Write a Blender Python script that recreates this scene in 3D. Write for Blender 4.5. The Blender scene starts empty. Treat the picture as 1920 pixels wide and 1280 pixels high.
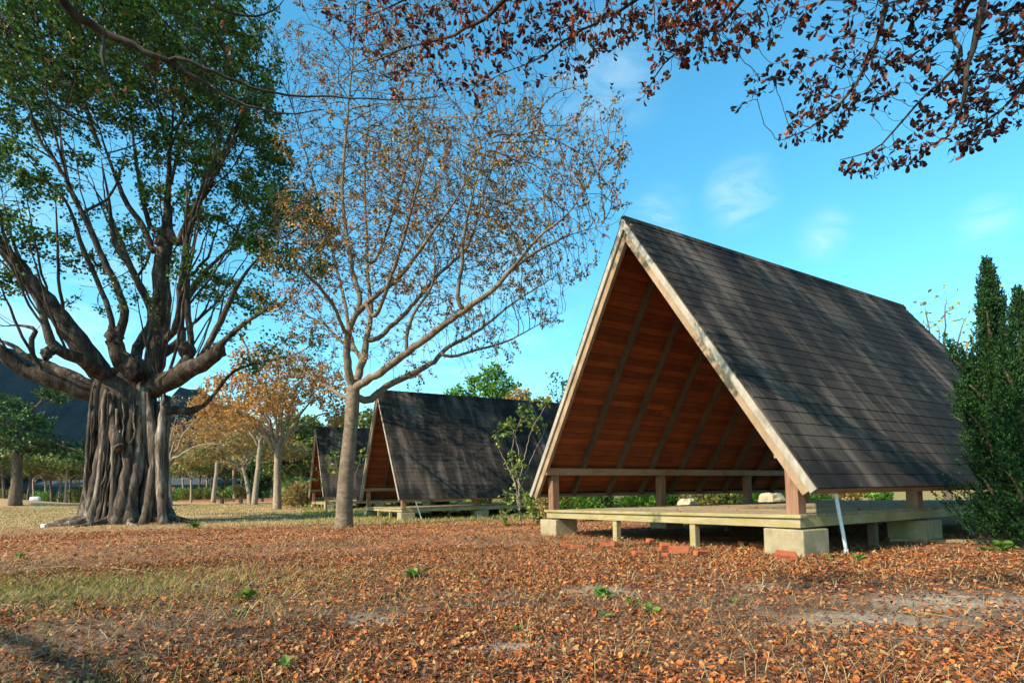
import bpy, math, random
import numpy as np
from mathutils import Matrix, Vector

random.seed(7)
RNG = np.random.RandomState(11)
sc = bpy.context.scene
COL = sc.collection

# ------------------------------------------------------------------ camera
F, PITCH, ROLL, CY, CAMH = 1050.4, 0.0581, 0.0197, 868.1, 0.8
cam = bpy.data.cameras.new("camera")
cam_o = bpy.data.objects.new("camera", cam)
COL.objects.link(cam_o)
cam.sensor_width = 36.0
cam.lens = F * 36.0 / 1920.0
cam.shift_y = (CY - 640.0) / 1920.0
cam.clip_start = 0.05
cam.clip_end = 6000
_cp, _sp, _cr, _sr = math.cos(PITCH), math.sin(PITCH), math.cos(ROLL), math.sin(ROLL)
_R, _U, _Fw = Vector((1, 0, 0)), Vector((0, -_sp, _cp)), Vector((0, _cp, _sp))
_r2 = _R * _cr - _U * _sr
_u2 = _R * _sr + _U * _cr
_b = -_Fw
cam_o.matrix_world = Matrix(((_r2.x, _u2.x, _b.x, 0), (_r2.y, _u2.y, _b.y, 0),
                             (_r2.z, _u2.z, _b.z, CAMH), (0, 0, 0, 1)))
sc.camera = cam_o


def at(px, py, d):
    """world point seen at photo pixel (1920 wide) at world depth y = d"""
    X, Y = px - 960.0, CY - py
    x, y = X * _cr + Y * _sr, -X * _sr + Y * _cr
    v = np.array([x / F, _cp - _sp * y / F, _sp + _cp * y / F])
    return v * (d / v[1]) + np.array([0, 0, CAMH])


# ------------------------------------------------------------------ light
SUN_EL = math.radians(35)
SUN_H = np.array([-0.79, -0.615])
SUN_H /= np.linalg.norm(SUN_H)
sun_dir = Vector((SUN_H[0] * math.cos(SUN_EL), SUN_H[1] * math.cos(SUN_EL), math.sin(SUN_EL)))
sun = bpy.data.lights.new("sun", 'SUN')
sun.energy = 4.9
sun.angle = math.radians(0.5)
sun.color = (1.0, 0.87, 0.69)
sun_o = bpy.data.objects.new("sun", sun)
COL.objects.link(sun_o)
sun_o.rotation_euler = sun_dir.to_track_quat('Z', 'Y').to_euler()

world = bpy.data.worlds.new("World")
sc.world = world
world.use_nodes = True
wn, wl = world.node_tree.nodes, world.node_tree.links
wn.clear()
w_out = wn.new('ShaderNodeOutputWorld')
w_bg = wn.new('ShaderNodeBackground')
w_sky = wn.new('ShaderNodeTexSky')
w_sky.sky_type = 'NISHITA'
w_sky.sun_disc = False
w_sky.sun_elevation = SUN_EL
w_sky.sun_rotation = math.atan2(SUN_H[0], SUN_H[1])
w_sky.ozone_density = 1.3
w_sky.dust_density = 0.6
w_bg.inputs['Strength'].default_value = 0.115
w_tint = wn.new('ShaderNodeMix'); w_tint.data_type = 'RGBA'; w_tint.blend_type = 'MULTIPLY'
w_tint.inputs[0].default_value = 1.0
w_tint.inputs[7].default_value = (1.14, 1.60, 1.46, 1)
w_hs = wn.new('ShaderNodeHueSaturation')
w_hs.inputs['Saturation'].default_value = 1.2
wl.new(w_sky.outputs[0], w_tint.inputs[6])
wl.new(w_tint.outputs[2], w_hs.inputs['Color'])
# thin wisps of cloud, fixed to directions of the sky
w_tc = wn.new('ShaderNodeTexCoord')
w_map = wn.new('ShaderNodeMapping'); w_map.inputs['Scale'].default_value = (2.2, 2.2, 7.0)
w_map.inputs['Rotation'].default_value = (0.0, 0.35, 0.0)
w_noise = wn.new('ShaderNodeTexNoise'); w_noise.inputs['Scale'].default_value = 3.6
w_noise.inputs['Detail'].default_value = 9; w_noise.inputs['Roughness'].default_value = 0.62
w_noise.inputs['Distortion'].default_value = 1.3
wl.new(w_tc.outputs['Generated'], w_map.inputs[0]); wl.new(w_map.outputs[0], w_noise.inputs[0])
w_ramp = wn.new('ShaderNodeMapRange')
w_ramp.inputs[1].default_value = 0.36; w_ramp.inputs[2].default_value = 0.72
w_ramp.inputs[3].default_value = 0.0; w_ramp.inputs[4].default_value = 1.0
wl.new(w_noise.outputs[0], w_ramp.inputs[0])
acc = None
for (cx_, cy_, rad, amt) in ((1390, 366, 0.07, 0.6), (1235, 408, 0.06, 0.45), (1545, 440, 0.05, 0.4), (1850, 418, 0.045, 0.45),
                             (1130, 150, 0.12, 0.3), (960, 560, 0.18, 0.28), (60, 560, 0.3, 0.5), (800, 640, 0.25, 0.3)):
    p = at(cx_, cy_, 10.0) - np.array([0, 0, CAMH])
    p /= np.linalg.norm(p)
    ds = wn.new('ShaderNodeVectorMath'); ds.operation = 'DISTANCE'
    wl.new(w_tc.outputs['Generated'], ds.inputs[0]); ds.inputs[1].default_value = tuple(p)
    mr = wn.new('ShaderNodeMapRange'); mr.interpolation_type = 'SMOOTHSTEP'
    mr.inputs[1].default_value = 0.0; mr.inputs[2].default_value = rad
    mr.inputs[3].default_value = amt; mr.inputs[4].default_value = 0.0
    wl.new(ds.outputs['Value'], mr.inputs[0])
    if acc is None:
        acc = mr.outputs[0]
    else:
        ad = wn.new('ShaderNodeMath'); ad.operation = 'ADD'
        wl.new(acc, ad.inputs[0]); wl.new(mr.outputs[0], ad.inputs[1]); acc = ad.outputs[0]
w_mul = wn.new('ShaderNodeMath'); w_mul.operation = 'MULTIPLY'; w_mul.use_clamp = True
wl.new(acc, w_mul.inputs[0]); wl.new(w_ramp.outputs[0], w_mul.inputs[1])
w_mix = wn.new('ShaderNodeMix'); w_mix.data_type = 'RGBA'
wl.new(w_mul.outputs[0], w_mix.inputs[0]); wl.new(w_hs.outputs[0], w_mix.inputs[6])
w_mix.inputs[7].default_value = (4.6, 5.6, 5.4, 1)
wl.new(w_mix.outputs[2], w_bg.inputs[0]); wl.new(w_bg.outputs[0], w_out.inputs[0])

vs = sc.view_settings
vs.view_transform = 'Standard'
vs.look = 'None'
vs.exposure = 0.95
vs.gamma = 1.0
vs.use_curve_mapping = False
sc.cycles.max_bounces = 6
sc.cycles.transparent_max_bounces = 6


LOG = []

# ------------------------------------------------------------------ tagging
def tag(o, label=None, cat=None, group=None, kind=None):
    if label: o["label"] = label
    if cat: o["category"] = cat
    if group: o["group"] = group
    if kind: o["kind"] = kind
    return o


def empty(name, loc, rz=0.0):
    o = bpy.data.objects.new(name, None)
    o.empty_display_size = 0.2
    o.location = Vector(loc)
    o.rotation_euler = (0, 0, rz)
    COL.objects.link(o)
    return o


def copy_tree(o, parent=None):
    c = o.copy()
    COL.objects.link(c)
    c.parent = parent
    for ch in [k for k in bpy.data.objects if k.parent == o]:
        copy_tree(ch, c)
    return c


# ------------------------------------------------------------------ mesh buffer
class MB:
    def __init__(s):
        s.v, s.q, s.t, s.n = [], [], [], 0

    def add(s, V, quads=None, tris=None):
        V = np.asarray(V, float).reshape(-1, 3)
        if quads is not None and len(quads): s.q.append(np.asarray(quads, int).reshape(-1, 4) + s.n)
        if tris is not None and len(tris): s.t.append(np.asarray(tris, int).reshape(-1, 3) + s.n)
        s.v.append(V); s.n += len(V)

    def box(s, lo, hi, M=None, jit=0.0):
        x0, y0, z0 = lo; x1, y1, z1 = hi
        V = np.array([[x0, y0, z0], [x1, y0, z0], [x1, y1, z0], [x0, y1, z0], [x0, y0, z1], [x1, y0, z1], [x1, y1, z1], [x0, y1, z1]], float)
        if jit: V += RNG.uniform(-jit, jit, V.shape)
        if M is not None: V = (V @ M[0].T) + M[1]
        s.add(V, [[0, 3, 2, 1], [4, 5, 6, 7], [0, 1, 5, 4], [1, 2, 6, 5], [2, 3, 7, 6], [3, 0, 4, 7]])

    def tube(s, P, R, n=6, cap=True, lump=None):
        P = np.asarray(P, float); R = np.asarray(R, float); m = len(P)
        if m < 2: return
        T = np.gradient(P, axis=0)
        T /= np.maximum(np.linalg.norm(T, axis=1, keepdims=True), 1e-9)
        ref = np.array([0, 0, 1.0]) if abs(T[0][2]) < 0.9 else np.array([1.0, 0, 0])
        a = np.cross(T[0], ref); a /= np.linalg.norm(a)
        A = np.zeros((m, 3))
        for i in range(m):
            a = a - T[i] * a.dot(T[i]); a /= max(np.linalg.norm(a), 1e-9); A[i] = a
        B = np.cross(T, A)
        th = np.linspace(0, 2 * math.pi, n, endpoint=False)
        rr = R[:, None] * np.ones((1, n))
        if lump is not None: rr = rr * lump(P, th)
        V = P[:, None, :] + rr[:, :, None] * (A[:, None, :] * np.cos(th)[None, :, None] + B[:, None, :] * np.sin(th)[None, :, None])
        i = np.arange(m - 1)[:, None] * n; j = np.arange(n)[None, :]; k = (j + 1) % n
        Q = np.stack([i + j, i + k, i + n + k, i + n + j], -1).reshape(-1, 4)
        Vf = V.reshape(-1, 3)
        tr = None
        if cap:
            Vf = np.vstack([Vf, P[-1:], P[:1]])
            c = m * n; jj = np.arange(n); kk = (jj + 1) % n; o = (m - 1) * n
            tr = np.vstack([np.stack([o + jj, o + kk, np.full(n, c)], -1), np.stack([kk, jj, np.full(n, c + 1)], -1)])
        s.add(Vf, Q, tr)

    def build(s, name, mat, parent=None, smooth=False, bevel=0.0, link=True):
        V = np.vstack(s.v)
        Q = np.vstack(s.q) if s.q else np.zeros((0, 4), int)
        T = np.vstack(s.t) if s.t else np.zeros((0, 3), int)
        me = bpy.data.meshes.new(name)
        me.vertices.add(len(V)); me.vertices.foreach_set('co', V.astype(np.float32).ravel())
        nl = Q.size + T.size
        me.loops.add(nl)
        me.loops.foreach_set('vertex_index', np.concatenate([Q.ravel(), T.ravel()]).astype(np.int32))
        nf = len(Q) + len(T)
        me.polygons.add(nf)
        st = np.concatenate([np.arange(len(Q)) * 4, Q.size + np.arange(len(T)) * 3]).astype(np.int32)
        me.polygons.foreach_set('loop_start', st)
        me.update(calc_edges=True)
        me.validate()
        me.polygons.foreach_set('use_smooth', np.full(len(me.polygons), bool(smooth)))
        if mat is not None: me.materials.append(mat)
        o = bpy.data.objects.new(name, me)
        if link: COL.objects.link(o)
        if parent is not None: o.parent = parent
        if bevel:
            b = o.modifiers.new('bevel', 'BEVEL'); b.width = bevel; b.segments = 2; b.limit_method = 'ANGLE'
        return o


def frame_rows(x, y, z, o):
    """(rotation matrix with columns x,y,z ; origin) for MB.box"""
    return (np.stack([x, y, z], 1), np.asarray(o, float))


# ------------------------------------------------------------------ materials
def _ramp(nt, stops, interp='LINEAR'):
    r = nt.nodes.new('ShaderNodeValToRGB'); cr = r.color_ramp; cr.interpolation = interp
    while len(cr.elements) < len(stops): cr.elements.new(0.5)
    for e, (p, c) in zip(cr.elements, stops):
        e.position = p; e.color = (c[0], c[1], c[2], 1)
    return r


def _noise(nt, vec, scale, detail=4, rough=0.6, dist=0.0):
    n = nt.nodes.new('ShaderNodeTexNoise')
    n.inputs['Scale'].default_value = scale; n.inputs['Detail'].default_value = detail
    n.inputs['Roughness'].default_value = rough; n.inputs['Distortion'].default_value = dist
    if vec is not None: nt.links.new(vec, n.inputs[0])
    return n


def _mix(nt, fac, a, b, mode='MIX'):
    m = nt.nodes.new('ShaderNodeMix'); m.data_type = 'RGBA'; m.blend_type = mode
    for sock, val in ((m.inputs[0], fac), (m.inputs[6], a), (m.inputs[7], b)):
        if hasattr(val, 'links') or isinstance(val, bpy.types.NodeSocket): nt.links.new(val, sock)
        elif isinstance(val, (int, float)): sock.default_value = val
        else: sock.default_value = (val[0], val[1], val[2], 1)
    return m.outputs[2]


def _range(nt, val, a, b, c=0.0, d=1.0):
    m = nt.nodes.new('ShaderNodeMapRange')
    nt.links.new(val, m.inputs[0])
    for i, x in zip((1, 2, 3, 4), (a, b, c, d)): m.inputs[i].default_value = x
    return m.outputs[0]


def _coord(nt, scale=(1, 1, 1), rot=(0, 0, 0), kind='Object'):
    t = nt.nodes.new('ShaderNodeTexCoord'); m = nt.nodes.new('ShaderNodeMapping')
    m.inputs['Scale'].default_value = scale; m.inputs['Rotation'].default_value = rot
    nt.links.new(t.outputs[kind], m.inputs[0])
    return m.outputs[0]


def _new(name):
    m = bpy.data.materials.new(name); m.use_nodes = True
    nt = m.node_tree; b = nt.nodes['Principled BSDF']
    b.inputs['Specular IOR Level'].default_value = 0.25
    return m, nt, b


def _bump(nt, b, h, strength=0.5, dist=0.02):
    n = nt.nodes.new('ShaderNodeBump'); n.inputs['Strength'].default_value = strength; n.inputs['Distance'].default_value = dist
    nt.links.new(h, n.inputs['Height']); nt.links.new(n.outputs[0], b.inputs['Normal'])


def wood_mat(name, c0, c1, grain=(3, 40, 40), moss=None, moss_amt=0.5, island=0.35, rough=0.8, bump=0.4, dirt=(0.5, 0.42, 0.36)):
    m, nt, b = _new(name)
    v = _coord(nt, grain)
    n = _noise(nt, v, 1.0, 6, 0.65, 0.6)
    r = _ramp(nt, [(0.25, c0), (0.75, c1)]); nt.links.new(n.outputs[0], r.inputs[0])
    col = r.outputs[0]
    g = nt.nodes.new('ShaderNodeNewGeometry')
    isl = _range(nt, g.outputs['Random Per Island'], 0, 1, 1 - island, 1 + island * 0.6)
    hs = nt.nodes.new('ShaderNodeHueSaturation'); nt.links.new(isl, hs.inputs['Value']); nt.links.new(col, hs.inputs['Color'])
    col = hs.outputs[0]
    d = _noise(nt, _coord(nt, (1, 1, 1)), 2.2, 5, 0.65)
    col = _mix(nt, _range(nt, d.outputs[0], 0.48, 0.75, 0, 0.7), col, dirt, 'MULTIPLY')
    kn = nt.nodes.new('ShaderNodeTexVoronoi'); kn.inputs['Scale'].default_value = 5.0
    nt.links.new(_coord(nt, (1, 1, 1)), kn.inputs[0])
    col = _mix(nt, _range(nt, kn.outputs['Distance'], 0.03, 0.075, 0.6, 0.0), col, (0.05, 0.03, 0.02))
    if moss is not None:
        mn = _noise(nt, _coord(nt, (1.2, 1.2, 2.5)), 2.0, 6, 0.7)
        col = _mix(nt, _range(nt, mn.outputs[0], 0.38, 0.62, 0, moss_amt), col, moss)
    nt.links.new(col, b.inputs['Base Color'])
    b.inputs['Roughness'].default_value = rough
    _bump(nt, b, n.outputs[0], bump, 0.01)
    return m


def leaf_mat(name, stops, trans=0.3, rough=0.5, clump=0.45, cscale=0.7, spec=0.3):
    m, nt, b = _new(name)
    g = nt.nodes.new('ShaderNodeNewGeometry')
    n = _noise(nt, _coord(nt, (1, 1, 1)), cscale, 2, 0.5)
    add = nt.nodes.new('ShaderNodeMath'); add.operation = 'MULTIPLY_ADD'
    nt.links.new(n.outputs[0], add.inputs[0]); add.inputs[1].default_value = clump * 2
    sub = nt.nodes.new('ShaderNodeMath'); sub.operation = 'SUBTRACT'
    nt.links.new(g.outputs['Random Per Island'], sub.inputs[0]); sub.inputs[1].default_value = clump
    nt.links.new(sub.outputs[0], add.inputs[2])
    r = _ramp(nt, stops); nt.links.new(add.outputs[0], r.inputs[0])
    nt.links.new(r.outputs[0], b.inputs['Base Color'])
    b.inputs['Roughness'].default_value = rough
    b.inputs['Specular IOR Level'].default_value = spec
    if trans:
        t = nt.nodes.new('ShaderNodeBsdfTranslucent'); nt.links.new(r.outputs[0], t.inputs[0])
        mx = nt.nodes.new('ShaderNodeMixShader'); mx.inputs[0].default_value = trans
        nt.links.new(b.outputs[0], mx.inputs[1]); nt.links.new(t.outputs[0], mx.inputs[2])
        nt.links.new(mx.outputs[0], nt.nodes['Material Output'].inputs[0])
    return m


def bark_mat(name, c0, c1, c2, scale=3.0, stretch=(1, 1, 0.25), bump=0.8, dist=0.04, rough=0.9, vary=0.0):
    m, nt, b = _new(name)
    v = _coord(nt, stretch)
    n = _noise(nt, v, scale * 2, 7, 0.7, 0.5)
    n2 = _noise(nt, _coord(nt), scale * 0.35, 4, 0.6)
    r = _ramp(nt, [(0.3, c0), (0.5, c1), (0.72, c2)]); nt.links.new(n.outputs[0], r.inputs[0])
    col = _mix(nt, _range(nt, n2.outputs[0], 0.35, 0.7, 0, 0.6), r.outputs[0], c0)
    if vary:
        oi = nt.nodes.new('ShaderNodeObjectInfo'); hv = nt.nodes.new('ShaderNodeHueSaturation')
        nt.links.new(_range(nt, oi.outputs['Random'], 0, 1, 1 - vary, 1 + vary), hv.inputs['Value']); nt.links.new(col, hv.inputs['Color']); col = hv.outputs[0]
    nt.links.new(col, b.inputs['Base Color']); b.inputs['Roughness'].default_value = rough
    b.inputs['Specular IOR Level'].default_value = 0.15
    n3 = _noise(nt, _coord(nt), scale * 9, 4, 0.6)
    ad = nt.nodes.new('ShaderNodeMath'); ad.operation = 'ADD'
    nt.links.new(n.outputs[0], ad.inputs[0]); nt.links.new(n3.outputs[0], ad.inputs[1])
    _bump(nt, b, ad.outputs[0], bump, dist)
    return m


def shingle_mat():
    m, nt, b = _new('asphalt_shingle')
    g = nt.nodes.new('ShaderNodeNewGeometry')
    r = _ramp(nt, [(0.0, (0.022, 0.018, 0.015)), (0.5, (0.032, 0.026, 0.022)), (1.0, (0.043, 0.034, 0.029))])
    nt.links.new(g.outputs['Random Per Island'], r.inputs[0])
    st = _noise(nt, _coord(nt, (0.25, 1.9, 0.22)), 1.6, 5, 0.6, 0.3)
    col = _mix(nt, _range(nt, st.outputs[0], 0.45, 0.68, 0, 0.9), r.outputs[0], (0.135, 0.105, 0.085))
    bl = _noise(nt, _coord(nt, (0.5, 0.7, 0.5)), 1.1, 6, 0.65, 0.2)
    col = _mix(nt, _range(nt, bl.outputs[0], 0.44, 0.58, 0, 0.9), col, (0.014, 0.013, 0.013))  # dark blotches: tree shadow painted into the shingle colour
    fn = _noise(nt, _coord(nt), 60, 3, 0.7)
    col = _mix(nt, _range(nt, fn.outputs[0], 0.3, 0.7, 0.0, 0.5), col, (0.35, 0.35, 0.36), 'MULTIPLY')
    nt.links.new(col, b.inputs['Base Color']); b.inputs['Roughness'].default_value = 0.85
    b.inputs['Specular IOR Level'].default_value = 0.08
    _bump(nt, b, fn.outputs[0], 0.5, 0.006)
    return m


def concrete_mat(name, c0, c1, moss=(0.16, 0.15, 0.05)):
    m, nt, b = _new(name)
    n = _noise(nt, _coord(nt), 6, 7, 0.7, 0.3)
    r = _ramp(nt, [(0.25, c0), (0.75, c1)]); nt.links.new(n.outputs[0], r.inputs[0])
    n2 = _noise(nt, _coord(nt), 2.3, 4, 0.6)
    col = _mix(nt, _range(nt, n2.outputs[0], 0.5, 0.7, 0, 0.7), r.outputs[0], moss)
    n4 = _noise(nt, _coord(nt, (1, 1, 0.4)), 9, 4, 0.6)
    col = _mix(nt, _range(nt, n4.outputs[0], 0.55, 0.8, 0, 0.5), col, (0.09, 0.08, 0.07))
    nt.links.new(col, b.inputs['Base Color']); b.inputs['Roughness'].default_value = 0.9
    n3 = _noise(nt, _coord(nt), 45, 4, 0.7); _bump(nt, b, n3.outputs[0], 0.5, 0.01)
    return m


def plain_mat(name, c, rough=0.6, var=0.25, scale=8):
    m, nt, b = _new(name)
    n = _noise(nt, _coord(nt), scale, 5, 0.6)
    r = _ramp(nt, [(0.3, tuple(x * (1 - var) for x in c)), (0.7, tuple(x * (1 + var) for x in c))])
    nt.links.new(n.outputs[0], r.inputs[0]); nt.links.new(r.outputs[0], b.inputs['Base Color'])
    b.inputs['Roughness'].default_value = rough
    _bump(nt, b, n.outputs[0], 0.2, 0.01)
    return m


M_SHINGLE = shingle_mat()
M_CEIL = wood_mat('stained_ceiling_board', (0.145, 0.028, 0.007), (0.29, 0.068, 0.015), (30, 2.0, 30), None, island=0.4, rough=0.7)
M_RAFTER = wood_mat('dark_rafter_wood', (0.07, 0.04, 0.02), (0.13, 0.075, 0.038), (8, 40, 3), None, island=0.2)
M_BARGE_OUT = wood_mat('grey_weathered_board', (0.20, 0.17, 0.13), (0.42, 0.37, 0.30), (6, 40, 3), None, island=0.1, rough=0.75)
M_BARGE_IN = wood_mat('tan_weathered_board', (0.20, 0.125, 0.07), (0.36, 0.25, 0.155), (6, 40, 3), None, island=0.1, rough=0.8)
M_POST = wood_mat('brown_post_wood', (0.16, 0.075, 0.045), (0.31, 0.17, 0.105), (40, 40, 3), None, island=0.15)
M_BEAM = wood_mat('brown_beam_wood', (0.22, 0.12, 0.065), (0.40, 0.25, 0.15), (40, 3, 40), None, island=0.15)
M_DECK = wood_mat('grey_deck_plank', (0.18, 0.125, 0.075), (0.36, 0.27, 0.17), (3, 40, 40), (0.20, 0.17, 0.07), 0.35, island=0.25)
M_MOSSY = wood_mat('mossy_wood', (0.26, 0.19, 0.11), (0.44, 0.35, 0.21), (3, 6, 30), (0.20, 0.18, 0.045), 0.7, island=0.12)
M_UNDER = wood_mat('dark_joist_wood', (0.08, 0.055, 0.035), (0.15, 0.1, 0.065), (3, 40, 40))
M_CONC = concrete_mat('stained_concrete', (0.20, 0.155, 0.09), (0.35, 0.285, 0.18))
M_BRICK = concrete_mat('red_brick', (0.26, 0.055, 0.024), (0.44, 0.11, 0.045), (0.24, 0.10, 0.05))
M_PIPE = plain_mat('pale_plastic', (0.62, 0.66, 0.70), 0.4, 0.12)
M_PIPE_RING = plain_mat('grey_plastic', (0.4, 0.43, 0.46), 0.4, 0.1)


# ------------------------------------------------------------------ terrain
def sines(x, y):
    return (np.sin(x * 1.9 + 1.3 * np.sin(y * 1.1)) * np.sin(y * 2.3 + 0.7 * np.sin(x * 1.7)) * 0.5
            + 0.35 * np.sin(x * 4.1 + y * 3.3 + 2.0) * np.sin(y * 4.7 - x * 2.9)
            + 0.25 * np.sin(x * 0.7 - y * 0.9 + 0.4))


def gz(x, y):
    x = np.asarray(x, float); y = np.asarray(y, float)
    d = np.sqrt(x * x + y * y)
    z = np.where(d > 22, 0.015 * (np.minimum(d, 90) - 22), 0.0)
    z = z + 0.022 * sines(x, y) * np.clip(1.4 - d / 40, 0.1, 1)
    # earth bank on the far left
    bx = np.exp(-((x + 47) / 7.0) ** 2 - ((y - 48) / 5.0) ** 2)
    z = z + 1.0 * bx
    # mound round the strangler fig
    z = z + 0.10 * np.exp(-((x + 14.2) ** 2 + (y - 20.5) ** 2) / 10.0)
    return z


def g1(x, y): return float(gz(x, y))


def ground_mat():
    m, nt, b = _new('leaf_strewn_earth')
    v = _coord(nt)
    soil_n = _noise(nt, v, 7, 8, 0.7)
    soil = _ramp(nt, [(0.3, (0.035, 0.022, 0.016)), (0.5, (0.10, 0.068, 0.048)), (0.7, (0.22, 0.16, 0.115))]); nt.links.new(soil_n.outputs[0], soil.inputs[0])
    vo = nt.nodes.new('ShaderNodeTexVoronoi'); vo.inputs['Scale'].default_value = 17.0
    wv = nt.nodes.new('ShaderNodeVectorMath'); wv.operation = 'ADD'
    wn_ = _noise(nt, v, 30, 3, 0.6)
    nt.links.new(v, wv.inputs[0])
    sc_ = nt.nodes.new('ShaderNodeVectorMath'); sc_.operation = 'SCALE'; sc_.inputs['Scale'].default_value = 0.06
    nt.links.new(wn_.outputs['Color'], sc_.inputs[0]); nt.links.new(sc_.outputs[0], wv.inputs[1]); nt.links.new(wv.outputs[0], vo.inputs[0])
    sp = nt.nodes.new('ShaderNodeSeparateColor'); nt.links.new(vo.outputs['Color'], sp.inputs[0])
    lf = _ramp(nt, [(0.0, (0.08, 0.032, 0.02)), (0.3, (0.24, 0.08, 0.035)), (0.55, (0.42, 0.15, 0.055)), (0.8, (0.50, 0.24, 0.10)), (1.0, (0.20, 0.12, 0.08))])
    nt.links.new(sp.outputs[0], lf.inputs[0])
    lm = _noise(nt, v, 0.55, 5, 0.6)
    sx0 = nt.nodes.new('ShaderNodeSeparateXYZ'); nt.links.new(v, sx0.inputs[0])
    lmk = nt.nodes.new('ShaderNodeMath'); lmk.operation = 'MULTIPLY'
    nt.links.new(_range(nt, lm.outputs[0], 0.32, 0.56, 0.25, 0.95), lmk.inputs[0]); nt.links.new(_range(nt, sx0.outputs[1], 4.0, 8.5, 0.15, 1.0), lmk.inputs[1])
    lmask = lmk.outputs[0]
    col = _mix(nt, lmask, soil.outputs[0], lf.outputs[0])
    at_ = nt.nodes.new('ShaderNodeAttribute'); at_.attribute_name = 'bare'
    bsoil = _ramp(nt, [(0.3, (0.13, 0.095, 0.068)), (0.5, (0.26, 0.20, 0.145)), (0.7, (0.38, 0.31, 0.235))]); nt.links.new(soil_n.outputs[0], bsoil.inputs[0])
    col = _mix(nt, _range(nt, at_.outputs['Fac'], 0.25, 0.75), col, bsoil.outputs[0])
    # grass: dry straw tone far away, green near the shelters
    gn = _noise(nt, v, 0.35, 6, 0.65)
    gfine = _noise(nt, _coord(nt, (1, 1, 1)), 24, 5, 0.75)
    gcol = _ramp(nt, [(0.25, (0.10, 0.10, 0.03)), (0.5, (0.24, 0.20, 0.07)), (0.75, (0.42, 0.31, 0.13))]); nt.links.new(gfine.outputs[0], gcol.inputs[0])
    sx = nt.nodes.new('ShaderNodeSeparateXYZ'); nt.links.new(v, sx.inputs[0])
    col_dry = _ramp(nt, [(0.25, (0.20, 0.13, 0.06)), (0.5, (0.38, 0.26, 0.12)), (0.75, (0.52, 0.38, 0.19))]); nt.links.new(gfine.outputs[0], col_dry.inputs[0])
    ga = _mix(nt, _range(nt, sx.outputs[0], -11.0, -6.0), col_dry.outputs[0], gcol.outputs[0])
    far = _range(nt, sx.outputs[1], 15.5, 20.5, 0, 0.9)
    gm = nt.nodes.new('ShaderNodeMath'); gm.operation = 'MULTIPLY'
    nt.links.new(far, gm.inputs[0]); nt.links.new(_range(nt, gn.outputs[0], 0.30, 0.48), gm.inputs[1])
    col = _mix(nt, gm.outputs[0], col, ga)
    nt.links.new(col, b.inputs['Base Color']); b.inputs['Roughness'].default_value = 0.95
    b.inputs['Specular IOR Level'].default_value = 0.1
    ad = nt.nodes.new('ShaderNodeMath'); ad.operation = 'ADD'
    nt.links.new(soil_n.outputs[0], ad.inputs[0]); nt.links.new(sp.outputs[1], ad.inputs[1])
    _bump(nt, b, ad.outputs[0], 0.7, 0.03)
    return m


def grid_axis(lo, hi, near, fine, growth):
    a = [0.0]
    s = fine
    while a[-1] < hi:
        if a[-1] > near: s *= growth
        a.append(a[-1] + s)
    b = [0.0]
    s = fine
    while b[-1] > lo:
        if b[-1] < -near: s *= growth
        b.append(b[-1] - s)
    return np.array(sorted(set(a + b)))


def build_ground():
    xs = grid_axis(-2500, 2500, 22, 0.16, 1.12)
    ys = grid_axis(-60, 3000, 24, 0.16, 1.12)
    X, Y = np.meshgrid(xs, ys)
    Z = gz(X, Y)
    V = np.stack([X, Y, Z], -1).reshape(-1, 3)
    nx, ny = len(xs), len(ys)
    i = np.arange(ny - 1)[:, None] * nx; j = np.arange(nx - 1)[None, :]
    Q = np.stack([i + j, i + j + 1, i + nx + j + 1, i + nx + j], -1).reshape(-1, 4)
    mb = MB(); mb.add(V, Q)
    return tag(mb.build('ground', ground_mat(), smooth=True), kind='structure')


GROUND = build_ground()


def build_hill(name, path, depth, thick, mat, seed):
    """a ridge: crest line (world x, z), rising from the plain at `depth`"""
    r = np.random.RandomState(seed)
    xs = np.linspace(path[0][0], path[-1][0], 160)
    cz = np.interp(xs, [p[0] for p in path], [p[1] for p in path])
    cz = cz + np.cumsum(r.normal(0, 0.5, 160)) * 0.25 + r.normal(0, 1.0, 160)
    prof = [(-1.0, 0.0), (-0.75, 0.22), (-0.5, 0.5), (-0.25, 0.8), (0.0, 1.0), (0.5, 0.7), (1.0, 0.0)]
    V = []
    for k, (t, h) in enumerate(prof):
        nz = r.normal(0, 0.02, 160) * cz if 0 < h < 1 else 0
        V.append(np.stack([xs, depth + t * thick + r.normal(0, thick * 0.02, 160), cz * h + nz - 1.0], -1))
    V = np.array(V).reshape(-1, 3)
    i = np.arange(len(prof) - 1)[:, None] * 160; j = np.arange(159)[None, :]
    Q = np.stack([i + j, i + j + 1, i + 160 + j + 1, i + 160 + j], -1).reshape(-1, 4)
    mb = MB(); mb.add(V, Q)
    return tag(mb.build(name, mat, smooth=True), kind='structure')


def hill_mat():
    m, nt, b = _new('wooded_hillside')
    n = _noise(nt, _coord(nt, (1, 1, 1)), 0.06, 8, 0.75)
    r = _ramp(nt, [(0.35, (0.003, 0.007, 0.008)), (0.55, (0.006, 0.013, 0.012)), (0.75, (0.011, 0.020, 0.015))])
    nt.links.new(n.outputs[0], r.inputs[0]); nt.links.new(r.outputs[0], b.inputs['Base Color'])
    b.inputs['Roughness'].default_value = 1.0; b.inputs['Specular IOR Level'].default_value = 0.0
    _bump(nt, b, n.outputs[0], 1.0, 6.0)
    return m


M_HILL = hill_mat()
HD = 420.0
hp = [at(x, y, HD) for x, y in ((-700, 700), (-420, 560), (-150, 600), (-40, 625), (40, 655), (110, 690), (180, 735), (260, 760), (330, 730), (372, 722), (430, 760), (560, 820), (800, 880), (1000, 925))]
build_hill('hill', [(p[0], p[2]) for p in hp], HD, 90, M_HILL, 3)


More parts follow.
